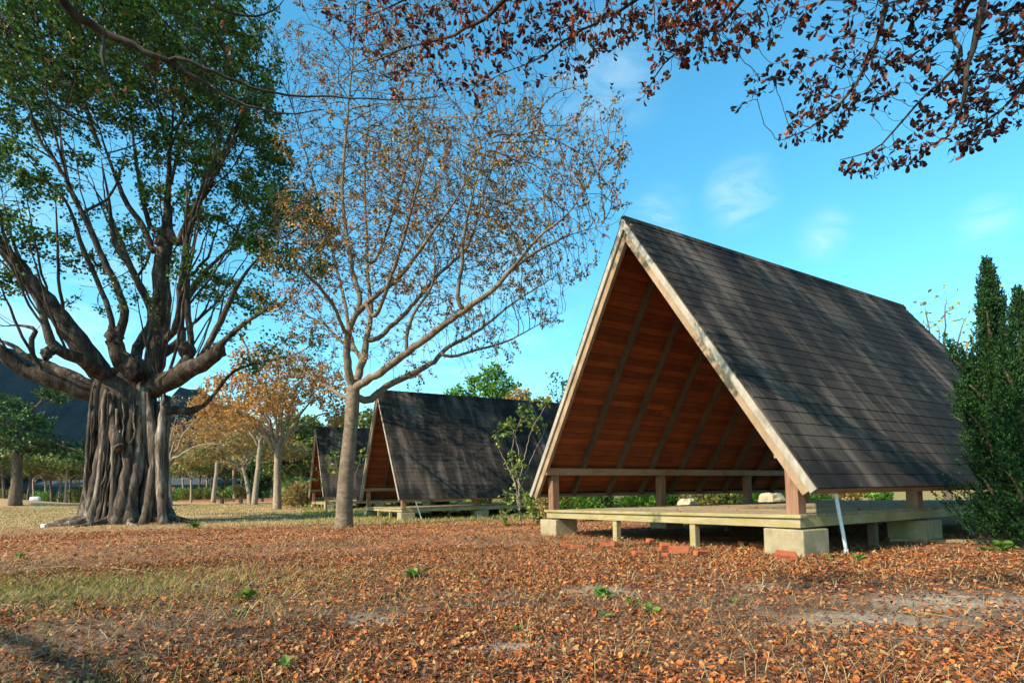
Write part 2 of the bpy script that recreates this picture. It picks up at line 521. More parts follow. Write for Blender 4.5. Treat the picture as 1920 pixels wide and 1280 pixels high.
# ------------------------------------------------------------------ A-frame shelter
P1 = dict(x=2.0303, y=8.9202, yaw=1.0286)
P2 = dict(x=-5.2993, y=22.6819, yaw=1.0719)
P3 = dict(x=-12.3178, y=35.5569, yaw=1.0822)


def to_world(q, u, v, z=0.0):
    c, s = math.cos(q['yaw']), math.sin(q['yaw'])
    return np.array([q['x'] + c * u + s * v, q['y'] - s * u + c * v, z])


def make_shelter():
    root = empty('a_frame_shelter', (0, 0, 0))
    HW, ZD, LEN = 2.64, 0.51, 9.0
    WE, ZE, ZA = 2.99, 0.8185, 5.265
    V0, V1 = -0.18, 8.9
    sl = math.hypot(WE, ZA - ZE)
    # ---- roof, one slope at a time
    for sgn in (-1, 1):
        down = np.array([sgn * WE, 0, ZE - ZA]) / sl         # from ridge to eave
        nrm = np.array([sgn * (ZA - ZE), 0, WE]) / sl        # outward
        along = np.array([0, 1.0, 0])
        O = np.array([0, 0, ZA])
        Mx = frame_rows(down, along, nrm, O)                  # local (s, v, n)
        mb = MB()
        course, nC = 0.2, int(round(sl / 0.2))
        course = sl / nC
        for k in range(nC):
            s0, s1 = k * course - 0.03, (k + 1) * course
            off = (0.0, 0.11, 0.22)[k % 3] + random.uniform(-0.02, 0.02)
            v = V0 - off
            course_e = random.uniform(-0.002, 0.003)
            j = 0
            while v < V1:
                a, b = max(v, V0), min(v + 0.33, V1)
                if b - a > 0.02:
                    z0 = random.uniform(0, 0.0004)
                    e = 0.011 + random.uniform(-0.0004, 0.0004) + course_e
                    sj = s1 + random.uniform(-0.002, 0.002)
                    Vv = np.array([[s0, a, 0.0], [sj, a, 0.0], [sj, b - 0.0012, 0.0], [s0, b - 0.0012, 0.0],
                                   [s0, a, 0.003 + z0], [sj, a, e], [sj, b - 0.0012, e], [s0, b - 0.0012, 0.003 + z0]])
                    mb.add(Vv @ Mx[0].T + Mx[1], [[0, 3, 2, 1], [4, 5, 6, 7], [0, 1, 5, 4], [1, 2, 6, 5], [2, 3, 7, 6], [3, 0, 4, 7]])
                v += 0.33; j += 1
        # underlay sheet the tabs are nailed to
        mb.box((0.0, V0 + 0.012, -0.022), (sl - 0.012, V1 - 0.012, -0.002), Mx)
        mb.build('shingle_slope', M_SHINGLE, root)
        # ---- boards below
        mb = MB()
        bw = 0.125
        nb = int(sl / bw)
        for k in range(nb):
            s0 = 0.02 + k * bw
            if s0 + bw > sl - 0.02: break
            z = random.uniform(0, 0.003)
            cut = V0 + 0.05
            while cut < V1 - 0.05:
                nx_ = min(cut + random.uniform(2.4, 4.2), V1 - 0.05)
                if V1 - 0.05 - nx_ < 0.6: nx_ = V1 - 0.05
                mb.box((s0, cut, -0.046 - z), (s0 + bw - 0.007, nx_ - 0.003, -0.026), Mx)
                cut = nx_
        mb.build('ceiling_boards', M_CEIL, root)
        for k in range(9):
            v = 0.80 + 0.96 * k
            mb = MB(); mb.box((0.10, v, -0.175), (sl - 0.06, v + 0.065, -0.047), Mx)
            mb.build('rafter', M_RAFTER, root, bevel=0.006)
        # ---- barge boards at both ends (outer board proud of the inner one)
        for (va, vb, vc, vd) in ((V0 - 0.012, V0 + 0.028, V0 + 0.030, V0 + 0.10), (V1 - 0.03, V1 + 0.01, V1 - 0.10, V1 - 0.032)):
            mb = MB(); mb.box((0.035 if sgn < 0 else 0.0, va, -0.112), (sl - 0.004, vb, -0.024), Mx)
            mb.build('barge_board', M_BARGE_OUT, root, bevel=0.005)
            mb = MB(); mb.box((0.06, vc, -0.222), (sl - 0.05, vd, -0.109), Mx)
            mb.build('end_rafter', M_BARGE_IN, root, bevel=0.006)
        mb = MB(); mb.box((sl - 0.05, V0 + 0.105, -0.14), (sl - 0.015, V1 - 0.105, -0.05), Mx)
        mb.build('eave_board', M_BEAM, root, bevel=0.004)
        # ---- wall plate and posts
        x = sgn * 2.50
        mb = MB(); mb.box((x - 0.075, -0.13, 1.19), (x + 0.075, 9.0, 1.33))
        mb.build('wall_plate', M_BEAM, root, bevel=0.008)
        for v in (0.1, 3.05, 6.1, 8.6):
            xp = sgn * 2.53
            mb = MB(); mb.box((xp - 0.08, v - 0.07, ZD - 0.01), (xp + 0.08, v + 0.09, 1.189))
            mb.build('post', M_POST, root, bevel=0.008)
        # ---- footings
        for v in (0.0, 3.0, 6.05, 8.45):
            u0 = 2.17 if sgn > 0 else 2.30
            mb = MB()
            h = 0.335 + random.uniform(-0.01, 0.0)
            mb.box((sgn * u0, v - 0.03, -0.12), (sgn * (u0 + 0.52), v + 0.49, h), jit=0.012)
            o = mb.build('concrete_footing', M_CONC, root, bevel=0.014)
            mb = MB(); mb.box((sgn * 2.3, v + 0.06, h - 0.006), (sgn * 2.56, v + 0.36, 0.352))
            mb.build('packing_block', M_UNDER, root)
    # ---- ridge cap
    mb = MB()
    n = 28
    for k in range(n):
        a = V0 - 0.02 + (V1 - V0 + 0.04) * k / n; b = V0 - 0.02 + (V1 - V0 + 0.04) * (k + 1.08) / n
        b = min(b, V1 + 0.02)
        P = [];
        pr = [(-0.075, -0.094), (-0.045, -0.05), (-0.025, -0.01), (0, 0.012), (0.025, -0.01), (0.045, -0.05), (0.075, -0.094)]
        for vv, l in ((a, 0.006), (b, 0.022)):
            for (px, pz) in pr: P.append([px * (1 + l * 2), vv, ZA + pz + l + 0.004])
        for vv in (a, b):
            for (px, pz) in pr: P.append([px * 0.9, vv, ZA + pz - 0.02])
        q = []
        for i in range(6): q += [[i, i + 1, 7 + i + 1, 7 + i], [14 + i + 1, 14 + i, 21 + i, 21 + i + 1], [i + 1, i, 14 + i, 14 + i + 1], [7 + i, 7 + i + 1, 21 + i + 1, 21 + i]]
        mb.add(P, q)
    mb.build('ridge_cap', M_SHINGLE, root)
    # ---- deck
    mb = MB()
    y = 0.115
    while y < LEN - 0.05:
        mb.box((-HW, y, ZD - 0.035), (HW, y + 0.14, ZD + random.uniform(-0.003, 0.002)))
        y += 0.147
    mb.build('deck_planks', M_DECK, root, bevel=0.004)
    mb = MB(); mb.box((-HW - 0.03, -0.035, ZD - 0.042), (HW + 0.03, 0.108, ZD + 0.001))
    mb.build('front_plank', M_MOSSY, root, bevel=0.006)
    for nm, lo, hi in (('front_beam', (-HW, 0.0, 0.352), (HW, 0.05, 0.465)), ('back_beam', (-HW, LEN - 0.06, 0.352), (HW, LEN - 0.01, 0.465)),
                       ('side_beam', (-HW, 0.052, 0.353), (-HW + 0.05, LEN - 0.062, 0.4735)), ('side_beam', (HW - 0.05, 0.052, 0.353), (HW, LEN - 0.062, 0.4735))):
        mb = MB(); mb.box(lo, hi)
        mb.build(nm, M_MOSSY, root, bevel=0.006)
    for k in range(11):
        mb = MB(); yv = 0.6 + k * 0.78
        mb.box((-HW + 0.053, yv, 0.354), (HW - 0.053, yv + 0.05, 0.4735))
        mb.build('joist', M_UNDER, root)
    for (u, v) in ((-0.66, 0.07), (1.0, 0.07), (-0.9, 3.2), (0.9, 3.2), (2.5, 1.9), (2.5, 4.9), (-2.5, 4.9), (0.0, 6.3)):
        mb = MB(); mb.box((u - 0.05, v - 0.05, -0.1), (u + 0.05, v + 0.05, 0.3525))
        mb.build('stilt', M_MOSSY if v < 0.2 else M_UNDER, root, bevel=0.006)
    # ---- drain pipe leaning from eave to ground
    mb = MB()
    A = np.array([2.82, 0.43, 0.86]); B = np.array([2.76, 0.75, -0.02])
    mb.tube([A + (B - A) * t for t in np.linspace(0, 1, 6)], [0.021] * 6, 14)
    pp = mb.build('drain_pipe', M_PIPE, root, smooth=True)
    for t in (0.08, 0.93):
        mb = MB()
        mb.tube([A + (B - A) * (t - 0.03), A + (B - A) * (t + 0.03)], [0.026, 0.026], 14)
        mb.build('pipe_collar', M_PIPE_RING, pp, smooth=False)
    return root


GS = 'A-frame shelters standing in a row'
sh1 = make_shelter()
sh2 = copy_tree(sh1)
sh3 = copy_tree(sh1)
for o, q, lab in ((sh1, P1, 'large nearest A-frame timber shelter with dark shingle roof beside the dark juniper'),
                  (sh2, P2, 'middle A-frame timber shelter with dark shingle roof, behind the leafy sapling'),
                  (sh3, P3, 'smallest, farthest A-frame shelter, half hidden by the slim autumn tree trunk')):
    z = {id(P1): 0.0, id(P2): -0.06, id(P3): 0.17}[id(q)]
    o.location = (q['x'], q['y'], z); o.rotation_euler = (0, 0, -q['yaw'])
    tag(o, lab, 'shelter', GS)
#PART2
# ------------------------------------------------------------------ vegetation tools
def unit(v):
    v = np.asarray(v, float)
    return v / np.maximum(np.linalg.norm(v, axis=-1, keepdims=True), 1e-9)


class Skel:
    """branch graph: positions, parent index, minimum radius"""
    def __init__(s):
        s.p, s.par, s.r = [], [], []

    def add(s, p, par, r=0.0):
        s.p.append(np.asarray(p, float)); s.par.append(par); s.r.append(r)
        return len(s.p) - 1

    def limb(s, pts, radii, start=None, step=0.3, wob=0.03, rs=RNG, taper=0.0):
        """smooth polyline of nodes; start = node index it grows from"""
        pts = [np.asarray(p, float) for p in pts]
        if start is not None: pts = [s.p[start]] + pts
        radii = np.interp(np.linspace(0, 1, len(pts)), np.linspace(0, 1, len(radii)), radii)
        pts = np.array(pts); radii = np.array(radii, float)
        L = np.concatenate([[0], np.cumsum(np.linalg.norm(np.diff(pts, axis=0), axis=1))])
        n = max(2, int(L[-1] / step) + 1)
        t = np.linspace(0, L[-1], n)
        # Catmull-Rom through the points
        Q = []
        for tt in t:
            k = min(np.searchsorted(L, tt, side='right') - 1, len(pts) - 2); k = max(k, 0)
            u = (tt - L[k]) / max(L[k + 1] - L[k], 1e-9)
            p0 = pts[max(k - 1, 0)]; p1 = pts[k]; p2 = pts[k + 1]; p3 = pts[min(k + 2, len(pts) - 1)]
            Q.append(0.5 * (2 * p1 + (p2 - p0) * u + (2 * p0 - 5 * p1 + 4 * p2 - p3) * u * u + (3 * p1 - p0 - 3 * p2 + p3) * u ** 3))
        Q = np.array(Q); R = np.interp(t, L, radii) * (1 - taper * np.clip((t / L[-1] - 0.5) / 0.5, 0, 1))
        Q[1:-1] += rs.normal(0, wob, (n - 2, 3)) * np.minimum(R[1:-1], 0.2)[:, None] * 3
        idx = []
        prev = start
        for i in range(n):
            if i == 0 and start is not None: idx.append(start); continue
            prev = s.add(Q[i], -1 if prev is None else prev, R[i]); idx.append(prev)
        return idx

    def colonize(s, A, di, dk, step, iters=80, trop=(0, 0, 0.05), seeds=None, jitter=0.12, rs=RNG, inertia=0.25):
        A = np.asarray(A, float)
        trop = np.asarray(trop, float)
        ids = list(range(len(s.p))) if seeds is None else list(seeds)
        P = np.array([s.p[i] for i in ids])
        nd = np.full(len(A), 1e9); ni = np.zeros(len(A), int)
        def upd(P, ids):
            nonlocal nd, ni
            P = np.asarray(P); ids = np.asarray(ids)
            for a in range(0, len(P), 400):
                D = np.linalg.norm(A[:, None, :] - P[None, a:a + 400, :], axis=2)
                k = D.argmin(1); d = D[np.arange(len(A)), k]
                m = d < nd
                nd[m] = d[m]; ni[m] = ids[a:a + 400][k[m]]
        upd(P, ids)
        done = {}
        for it in range(iters):
            act = np.where(nd < di)[0]
            if len(act) == 0: break
            order = act[np.argsort(ni[act], kind='stable')]
            nn, first = np.unique(ni[order], return_index=True)
            bounds = list(first) + [len(order)]
            newp, newi = [], []
            for k, node in enumerate(nn):
                aa = order[bounds[k]:bounds[k + 1]]
                d = unit(A[aa] - s.p[node]).mean(0)
                if s.par[node] >= 0: d = d + inertia * unit(s.p[node] - s.p[s.par[node]])
                d = unit(d + trop + rs.normal(0, jitter, 3))
                q = s.p[node] + d * step
                c = done.get(node, 0)
                if c >= 3:
                    nd[aa] = 1e9; A[aa] = 1e6
                    continue
                done[node] = c + 1
                j = s.add(q, node); newp.append(q); newi.append(j)
            if not newp: break
            upd(newp, newi)
            dead = nd < dk
            keep = ~dead
            A, nd, ni = A[keep], nd[keep], ni[keep]
            if len(A) == 0: break
        return s

    def finish(s, tip=0.006, e=2.3, cap_hand=True):
        n = len(s.p); P = np.array(s.p); par = np.array(s.par)
        acc = np.zeros(n); ch = [[] for _ in range(n)]
        for i in range(n):
            if par[i] >= 0: ch[par[i]].append(i)
        order = list(range(n))
        R = np.zeros(n)
        for i in reversed(order):      # children always have a larger index
            R[i] = (acc[i] ** (1 / e)) if acc[i] > 0 else tip
            if s.r[i] > 0: R[i] = s.r[i] if cap_hand else max(s.r[i], R[i])
            if par[i] >= 0: acc[par[i]] += R[i] ** e
        s.P, s.R, s.ch, s.parr = P, R, ch, par
        depth = np.zeros(n, int)
        for i in reversed(order):
            if par[i] >= 0: depth[par[i]] = max(depth[par[i]], depth[i] + 1)
        s.height = depth                # nodes to the farthest tip
        return s

    def mesh(s, mb, rmin=0.0, rmax=99.0, lump=None):
        n = len(s.p)
        started = np.zeros(n, bool)
        for i in range(n):
            p = s.parr[i]
            main = p >= 0 and s.ch[p] and max(s.ch[p], key=lambda c: s.R[c]) == i
            if main: continue
            chain = []
            rad = []
            if p >= 0:
                chain.append(s.P[p]); rad.append(min(s.R[i] * 1.15, s.R[p] * 0.95))
            k = i
            while True:
                chain.append(s.P[k]); rad.append(s.R[k])
                if not s.ch[k]: break
                k = max(s.ch[k], key=lambda c: s.R[c])
            if len(chain) < 2: continue
            rm = max(rad)
            if rm < rmin or rm >= rmax: continue
            rad[-1] *= 0.6
            sides = 14 if rm > 0.15 else 8 if rm > 0.05 else 5 if rm > 0.015 else 3
            mb.tube(chain, rad, sides, cap=rm > 0.02, lump=lump if rm > 0.12 else None)


LEAF_DIAMOND = (np.array([[0, 0, 0], [0.5, 0.42, 0.05], [0, 1.0, 0.0], [-0.5, 0.42, 0.05]]) - np.array([0, 0, 0]), [[0, 1, 2, 3]], None)
# obovate leaf with stalk: folded along the midrib
_ob = np.array([[0, 0, 0], [0.10, 0.18, 0.03], [0.30, 0.55, 0.09], [0.36, 0.80, 0.08], [0.18, 0.98, 0.02], [0, 1.0, -0.03],
                [-0.18, 0.98, 0.02], [-0.36, 0.80, 0.08], [-0.30, 0.55, 0.09], [-0.10, 0.18, 0.03], [0, 0.45, 0.0], [0, 0.8, -0.01]])
LEAF_OBOVATE = (_ob, [[0, 1, 2, 10], [10, 2, 3, 11], [11, 3, 4, 5], [0, 10, 8, 9], [10, 11, 7, 8], [11, 5, 6, 7]], None)


def leaves(mb, pos, axis, size, width=1.0, template=LEAF_DIAMOND, rs=RNG, up=None, curl=0.0):
    pos = np.asarray(pos, float); N = len(pos)
    if N == 0: return
    y = unit(axis)
    z = rs.normal(0, 1, (N, 3)) if up is None else up + rs.normal(0, 0.45, (N, 3))
    x = unit(np.cross(y, z)); z = np.cross(x, y)
    T, q, t = template
    size = np.asarray(size).reshape(-1, 1, 1) * np.ones((N, 1, 1))
    w = np.asarray(width).reshape(-1, 1, 1) * np.ones((N, 1, 1))
    V = x[:, None, :] * (T[None, :, 0:1] * w) + y[:, None, :] * T[None, :, 1:2] + z[:, None, :] * T[None, :, 2:3]
    if not (isinstance(curl, float) and curl == 0.0):
        cu = np.asarray(curl).reshape(-1, 1, 1) * np.ones((N, 1, 1))
        V = V + z[:, None, :] * (cu * (T[None, :, 1:2] - 0.4) ** 2)
    V = V * size + pos[:, None, :]
    k = len(T)
    off = (np.arange(N) * k)[:, None, None]
    mb.add(V.reshape(-1, 3), (np.array(q)[None] + off).reshape(-1, 4))


def leaf_sites(sk, max_h, per, rs, spread=0.1, prob=1.0, mind=0.0, droop=0.0, out=0.6, clump=0.0):
    """positions and axes for leaves on the young wood of a skeleton"""
    n = len(sk.p)
    sel = np.where((sk.height <= max_h) & (sk.parr >= 0))[0]
    sel = sel[rs.rand(len(sel)) < prob]
    if len(sel) == 0: return np.zeros((0, 3)), np.zeros((0, 3))
    seg = sk.P[sel] - sk.P[sk.parr[sel]]
    if clump:
        p = sk.P[sel] * clump
        w = np.sin(p[:, 0] + 1.3 * np.sin(p[:, 1] * .9)) * np.sin(p[:, 1] * 1.1 + 1.1 * np.sin(p[:, 2])) + np.sin(p[:, 2] * 1.2 + p[:, 0] * .7) * .8
        per = per * np.clip(1 + 1.5 * w, 0.02, 3.0)
        cnt = rs.poisson(per)
    else: cnt = rs.poisson(per, len(sel)) if per != int(per) or per > 3 else np.full(len(sel), int(per))
    idx = np.repeat(np.arange(len(sel)), cnt)
    f = rs.rand(len(idx), 1)
    pos = sk.P[sk.parr[sel]][idx] + seg[idx] * f + rs.normal(0, spread, (len(idx), 3))
    ax = unit(unit(seg[idx]) * out + rs.normal(0, 0.6, (len(idx), 3)) - np.array([0, 0, droop]))
    return pos, ax


def ball(c, r, n, rs, shell=0.0, squash=(1, 1, 1)):
    d = unit(rs.normal(0, 1, (n, 3)))
    rad = (shell + (1 - shell) * rs.rand(n, 1)) ** (1 / 3.0)
    return np.asarray(c) + d * rad * r * np.asarray(squash)


# ------------------------------------------------------------------ plant materials
M_BARK_FIG = bark_mat('fig_bark', (0.014, 0.009, 0.007), (0.065, 0.045, 0.032), (0.25, 0.19, 0.145), 2.2, (1, 1, 0.22), 1.0, 0.05)
M_BARK_ROOT = bark_mat('fig_root_bark', (0.016, 0.010, 0.007), (0.14, 0.10, 0.074), (0.46, 0.385, 0.32), 3.4, (1, 1, 0.16), 1.0, 0.06, vary=0.65)
M_BARK_ALM = bark_mat('almond_bark', (0.075, 0.052, 0.035), (0.17, 0.123, 0.085), (0.28, 0.215, 0.152), 3.5, (1, 1, 1.6), 0.6, 0.02)
M_BARK_TWIG = bark_mat('reddish_twig_bark', (0.028, 0.017, 0.013), (0.065, 0.038, 0.028), (0.12, 0.075, 0.055), 6, (1, 1, 0.4), 0.4, 0.01)
M_BARK_DARK = bark_mat('dark_twig_bark', (0.02, 0.015, 0.012), (0.05, 0.038, 0.03), (0.10, 0.08, 0.065), 6, (1, 1, 0.4), 0.6, 0.01)
M_BARK_PALE = bark_mat('pale_bark', (0.15, 0.115, 0.08), (0.27, 0.21, 0.155), (0.40, 0.33, 0.26), 2.5, (1, 1, 1.2), 0.5, 0.03)
M_BARK_BROWN = bark_mat('brown_bark', (0.05, 0.035, 0.025), (0.12, 0.085, 0.06), (0.22, 0.17, 0.12), 2.5, (1, 1, 0.3), 0.7, 0.04)
M_LEAF_FIG = leaf_mat('fig_leaf', [(0.0, (0.012, 0.035, 0.006)), (0.45, (0.035, 0.09, 0.012)), (0.8, (0.07, 0.16, 0.018)), (0.965, (0.12, 0.22, 0.03)), (1.0, (0.30, 0.14, 0.02))], 0.28, 0.4, 0.25, 0.5)
M_LEAF_ALM = leaf_mat('almond_leaf', [(0.0, (0.04, 0.028, 0.013)), (0.3, (0.12, 0.075, 0.024)), (0.5, (0.27, 0.13, 0.03)), (0.72, (0.42, 0.23, 0.048)), (0.9, (0.20, 0.19, 0.04)), (1.0, (0.50, 0.10, 0.03))], 0.3, 0.45, 0.3, 0.6)
M_LEAF_RED = leaf_mat('red_almond_leaf', [(0.0, (0.02, 0.008, 0.006)), (0.35, (0.07, 0.02, 0.011)), (0.6, (0.16, 0.035, 0.016)), (0.8, (0.32, 0.06, 0.02)), (0.93, (0.12, 0.09, 0.03)), (1.0, (0.48, 0.11, 0.025))], 0.42, 0.4, 0.3, 0.7)
M_LEAF_SHADED = leaf_mat('shaded_almond_leaf', [(0.0, (0.012, 0.006, 0.006)), (0.5, (0.035, 0.012, 0.010)), (0.85, (0.09, 0.02, 0.013)), (1.0, (0.22, 0.06, 0.02))], 0.15, 0.45, 0.2, 0.7)  # darker copy of the red leaf, backlit shade put into its colour


# ------------------------------------------------------------------ strangler fig on the left
def build_fig():
    rs = np.random.RandomState(5)
    D0 = 20.5
    base = at(236, 985, D0)
    gx, gy = base[0], base[1]
    g0 = g1(gx, gy)
    root = empty('fig_tree', (gx, gy, g0))
    tag(root, 'huge old fig tree with thick trunk wrapped in pale aerial roots and green crown', 'tree')
    inv = np.array([gx, gy, g0])
    A = lambda px, py, dd=0.0: at(px, py, D0 + dd)
    sk = Skel()
    # trunk core
    tr = [np.array([gx, gy, g0 - 0.2]), A(230, 940), A(234, 880), A(238, 800), A(240, 745), A(238, 705)]
    nodes = sk.limb(tr, [1.08, 0.98, 0.90, 0.90, 0.92, 0.7], step=0.28, wob=0.01)
    top = nodes[-1]; t2 = nodes[-4]; t3 = nodes[-7]

    def lump(P, th):
        zz = P[:, 2][:, None] - g0
        t = th[None, :]
        return 1 + 0.10 * np.sin(7 * t + zz * 0.6) + 0.07 * np.sin(13 * t - zz * 1.1 + 1.0) + 0.05 * np.sin(4 * t + 2.0 * zz)

    px2m = D0 / F
    L = {}
    def limb(name, pts, radii, start, **k):
        L[name] = sk.limb([A(*p) for p in pts], [r * px2m * 0.70 for r in radii], start, step=0.3, wob=0.04, rs=rs, taper=0.0 if name in ('B3', 'C', 'E', 'E0', 'G') else 0.8, **k)
        return L[name]
    limb('A', [(168, 735, -0.4), (100, 712, -1.0), (40, 690, -1.4), (-5, 655, -1.8), (-90, 610, -2.2), (-210, 540, -2.6)], [27, 25, 20, 18, 17, 14, 10], t2)
    limb('B', [(195, 705, -.3), (150, 645, -.9), (108, 590, -1.2), (60, 530, -1.5), (15, 470, -1.8), (-45, 390, -2.2), (-110, 280, -2.6)], [30, 30, 26, 22, 18, 15, 12, 8], top)
    limb('B2', [(190, 700, -.6), (150, 672, -1.6), (103, 650, -2.2), (86, 610, -2.4), (70, 565, -2.6), (20, 500, -3.0), (-30, 430, -3.4)], [24, 20, 16, 12, 9, 8, 7, 5], top)
    limb('B3', [(103, 652, -2.2), (84, 664, -2.7)], [13, 13, 12], L['B2'][len(L['B2']) // 3])
    limb('B4', [(150, 712, .8), (100, 688, 1.2), (52, 668, 1.5), (20, 645, 1.8), (-20, 630, 2.0), (-90, 560, 2.2)], [16, 15, 12, 10, 8, 6, 5], t2)
    limb('B5', [(58, 640, 1.5), (66, 618, 1.5), (40, 610, 1.6), (0, 612, 1.8)], [7, 7, 6, 5, 4], L['B4'][len(L['B4']) // 2])
    limb('C', [(222, 665, -.8), (214, 628, -1.0)], [22, 20, 19], top)
    limb('C1', [(232, 600, -1.0), (231, 570, -1.2), (208, 515, -1.4), (186, 470, -1.7), (160, 410, -2.0), (132, 355, -2.2), (116, 290, -2.6), (112, 200, -3.0)], [12, 10, 9, 8, 7.5, 7, 6, 5, 4], L['C'][-2])
    limb('C2', [(205, 585, -1.0), (180, 520, -1.2), (155, 465, -1.5), (125, 380, -2.0), (80, 330, -2.5), (30, 270, -3.0)], [7, 7, 6, 6, 5, 4.5, 4], L['C'][-2])
    limb('D', [(285, 690, 0), (299, 620, .1), (303, 560, .1), (302, 505, .1), (312, 452, .1), (314, 380, 0), (318, 300, 0), (325, 210, -.3), (322, 100, -.6)], [30, 27, 24, 22, 21, 17, 10, 8, 6, 5], top)
    nD = len(L['D'])
    limb('D1', [(288, 470, 0), (268, 425, .3), (235, 375, .5), (205, 300, .6), (180, 220, .6)], [11, 10, 8, 7, 6, 5], L['D'][int(nD * .45)])
    limb('D3', [(335, 455, -.3), (362, 395, -.6), (400, 330, -.8), (430, 250, -1.0)], [12, 10, 8, 6, 5], L['D'][int(nD * .5)])
    limb('D4', [(275, 560, -.6), (248, 505, -1.0), (215, 455, -1.3), (205, 380, -1.5), (190, 300, -1.8)], [9, 8, 8, 7, 6, 5], L['D'][int(nD * .28)])
    limb('D5', [(330, 610, -.8), (340, 520, -1.1), (352, 440, -1.4), (375, 360, -1.7), (410, 280, -2.0)], [9, 9, 8, 7, 6, 5], L['D'][int(nD * .15)])
    limb('D6', [(282, 425, .6), (262, 340, .9), (250, 260, 1.2), (240, 170, 1.5)], [7, 7, 6, 5, 4], L['D'][int(nD * .5)])
    limb('D7', [(265, 640, 1.0), (285, 590, 1.6), (245, 500, 2.2), (205, 400, 2.6), (160, 330, 3.0)], [15, 14, 11, 9, 7, 5], top)
    limb('E', [(300, 722, -.4), (340, 700, -.8), (385, 676, -1.0), (411, 657, -1.2)], [26, 27, 24, 19, 16], t2)
    limb('E0', [(350, 672, -.9), (350, 655, -.9)], [15, 15, 16], L['E'][len(L['E']) // 2])
    limb('E1', [(357, 660, -.8), (352, 580, -.9), (350, 500, -1.0), (345, 430, -1.2), (362, 340, -1.4)], [8, 8, 7.5, 7, 6, 5], L['E'][len(L['E']) // 2])
    limb('E2', [(388, 655, -1.0), (415, 600, -1.2), (440, 545, -1.4), (470, 500, -1.6), (520, 450, -1.8)], [9, 8, 7, 6, 5, 4], L['E'][-2])
    limb('E3', [(420, 640, -1.3), (460, 605, -1.5), (510, 575, -1.8), (570, 550, -2.1)], [7, 7, 5, 4, 3], L['E'][-1])
    limb('E4', [(335, 640, 1.2), (338, 590, 1.3), (375, 520, 1.5), (430, 470, 1.6), (500, 430, 1.8)], [13, 12, 10, 8, 6, 4], top)
    limb('G', [(318, 768, .2), (345, 771, .2), (364, 768, .2)], [13, 12, 11, 10], t3)
    limb('G1', [(385, 757, .2), (405, 735, .2), (440, 695, .1), (490, 680, 0), (540, 668, -.2)], [5, 5, 4.5, 4, 3, 2], L['G'][-1])
    # many slim branches fanning upward off the main limbs
    for i in range(80):
        src = ('A', 'B', 'B2', 'D', 'E', 'D7', 'E4', 'C1', 'D3', 'D5', 'B', 'D', 'E', 'E1')[i % 14]
        nd = L[src][int(len(L[src]) * rs.uniform(.3, .8))]
        p0 = sk.p[nd]
        out = unit((p0 - np.array([gx, gy, p0[2]])) * [1, 1, 0] + rs.normal(0, 1.2, 3) * [1, 1, 0])
        ln = rs.uniform(3.0, 5.8)
        a1 = p0 + (out * rs.uniform(.3, .6) + np.array([0, 0, .7])) * ln * .4
        a2 = a1 + (out * rs.uniform(.15, .5) + np.array([0, 0, .85])) * ln * .6
        r0 = rs.uniform(.025, .06)
        L['F%d' % i] = sk.limb([a1, a2], [r0, r0 * .8, r0 * .4], nd, step=.3, wob=.15, rs=rs, taper=.6)
    hand = len(sk.p)
    # crown: clumps of growing points
    cl = [(50, 60, 130, 1.2, -1), (190, 50, 130, 1.2, 0), (310, 60, 130, 1.2, 0), (400, 120, 110, 1.3, 0), (320, 190, 100, 1.0, -1), (450, 190, 85, 1.4, 0),
          (475, 275, 85, 1.4, 0), (100, 160, 100, .9, -2), (20, 150, 110, .9, -2), (230, 170, 90, .8, 1), (400, 300, 85, .9, 0), (270, 290, 70, .5, 0),
          (335, 380, 70, .4, 0), (500, 340, 75, 2.0, 0), (545, 420, 75, 2.6, -1), (590, 470, 60, 2.8, -1), (520, 470, 60, 2.0, -1), (590, 400, 40, 2.0, -1), (480, 420, 60, 1.6, 0), (440, 540, 60, .5, 0), (150, 470, 60, .35, 0),
          (40, 330, 60, .5, -2), (120, 310, 60, .4, -1), (520, 555, 45, .4, -1.5), (60, 440, 50, .3, -2), (240, 470, 45, .35, 1), (310, 480, 40, .25, 2), (170, 560, 40, .3, 2), (400, 430, 60, .4, 0),
          (90, 380, 50, .3, -2), (20, 510, 50, .35, -2), (220, 560, 40, .25, -2), (450, 610, 40, .3, -1), (560, 500, 50, .8, -2), (380, 560, 40, .25, 1),
          (40, 60, 140, 1, 3), (200, 40, 140, 1, 4), (350, 80, 130, 1, 4), (420, 220, 110, 1, 3.5), (120, 180, 100, .6, 4), (490, 380, 80, .9, 3), (300, 250, 90, .6, 4),
          (80, 30, 140, 1, -4.5), (230, 20, 130, 1, -4), (350, 30, 110, .9, -3.5), (430, 90, 90, .9, -3),
          (-90, 120, 160, .7, 0), (-170, 300, 160, .6, -2), (-60, 480, 90, .4, -2), (200, -130, 190, .6, 0), (0, -170, 190, .5, -1), (390, -60, 140, .7, 0), (-220, 480, 130, .5, -2), (-120, 620, 70, .4, 2),
          (465, 683, 30, .8, .1), (545, 660, 42, 1.1, -.2), (590, 640, 30, .8, -.3), (500, 650, 30, .4, 0), (400, 700, 14, .3, .1)]
    AT = []
    for (px, py, r, w, dd) in cl:
        R = r * px2m
        n = int((w if w > .55 else w * 1.7) * 105 * R * R)
        AT.append(ball(A(px, py, dd), R, max(n, 6), rs, 0.0, (1, 1.1, 0.9)))
    AT = np.vstack(AT)
    seeds = [i for i in range(hand) if i > nodes[-1]]
    sk.colonize(AT, 5.0, 0.30, 0.24, 90, trop=(0, 0, 0.10), seeds=seeds, jitter=0.16, rs=rs, inertia=0.5)
    sk.finish(tip=0.008, e=2.35)
    mb = MB()
    sk.mesh(mb, lump=None)
    br = mb.build('trunk', M_BARK_FIG, root, smooth=True)
    br.location = Vector(-inv)
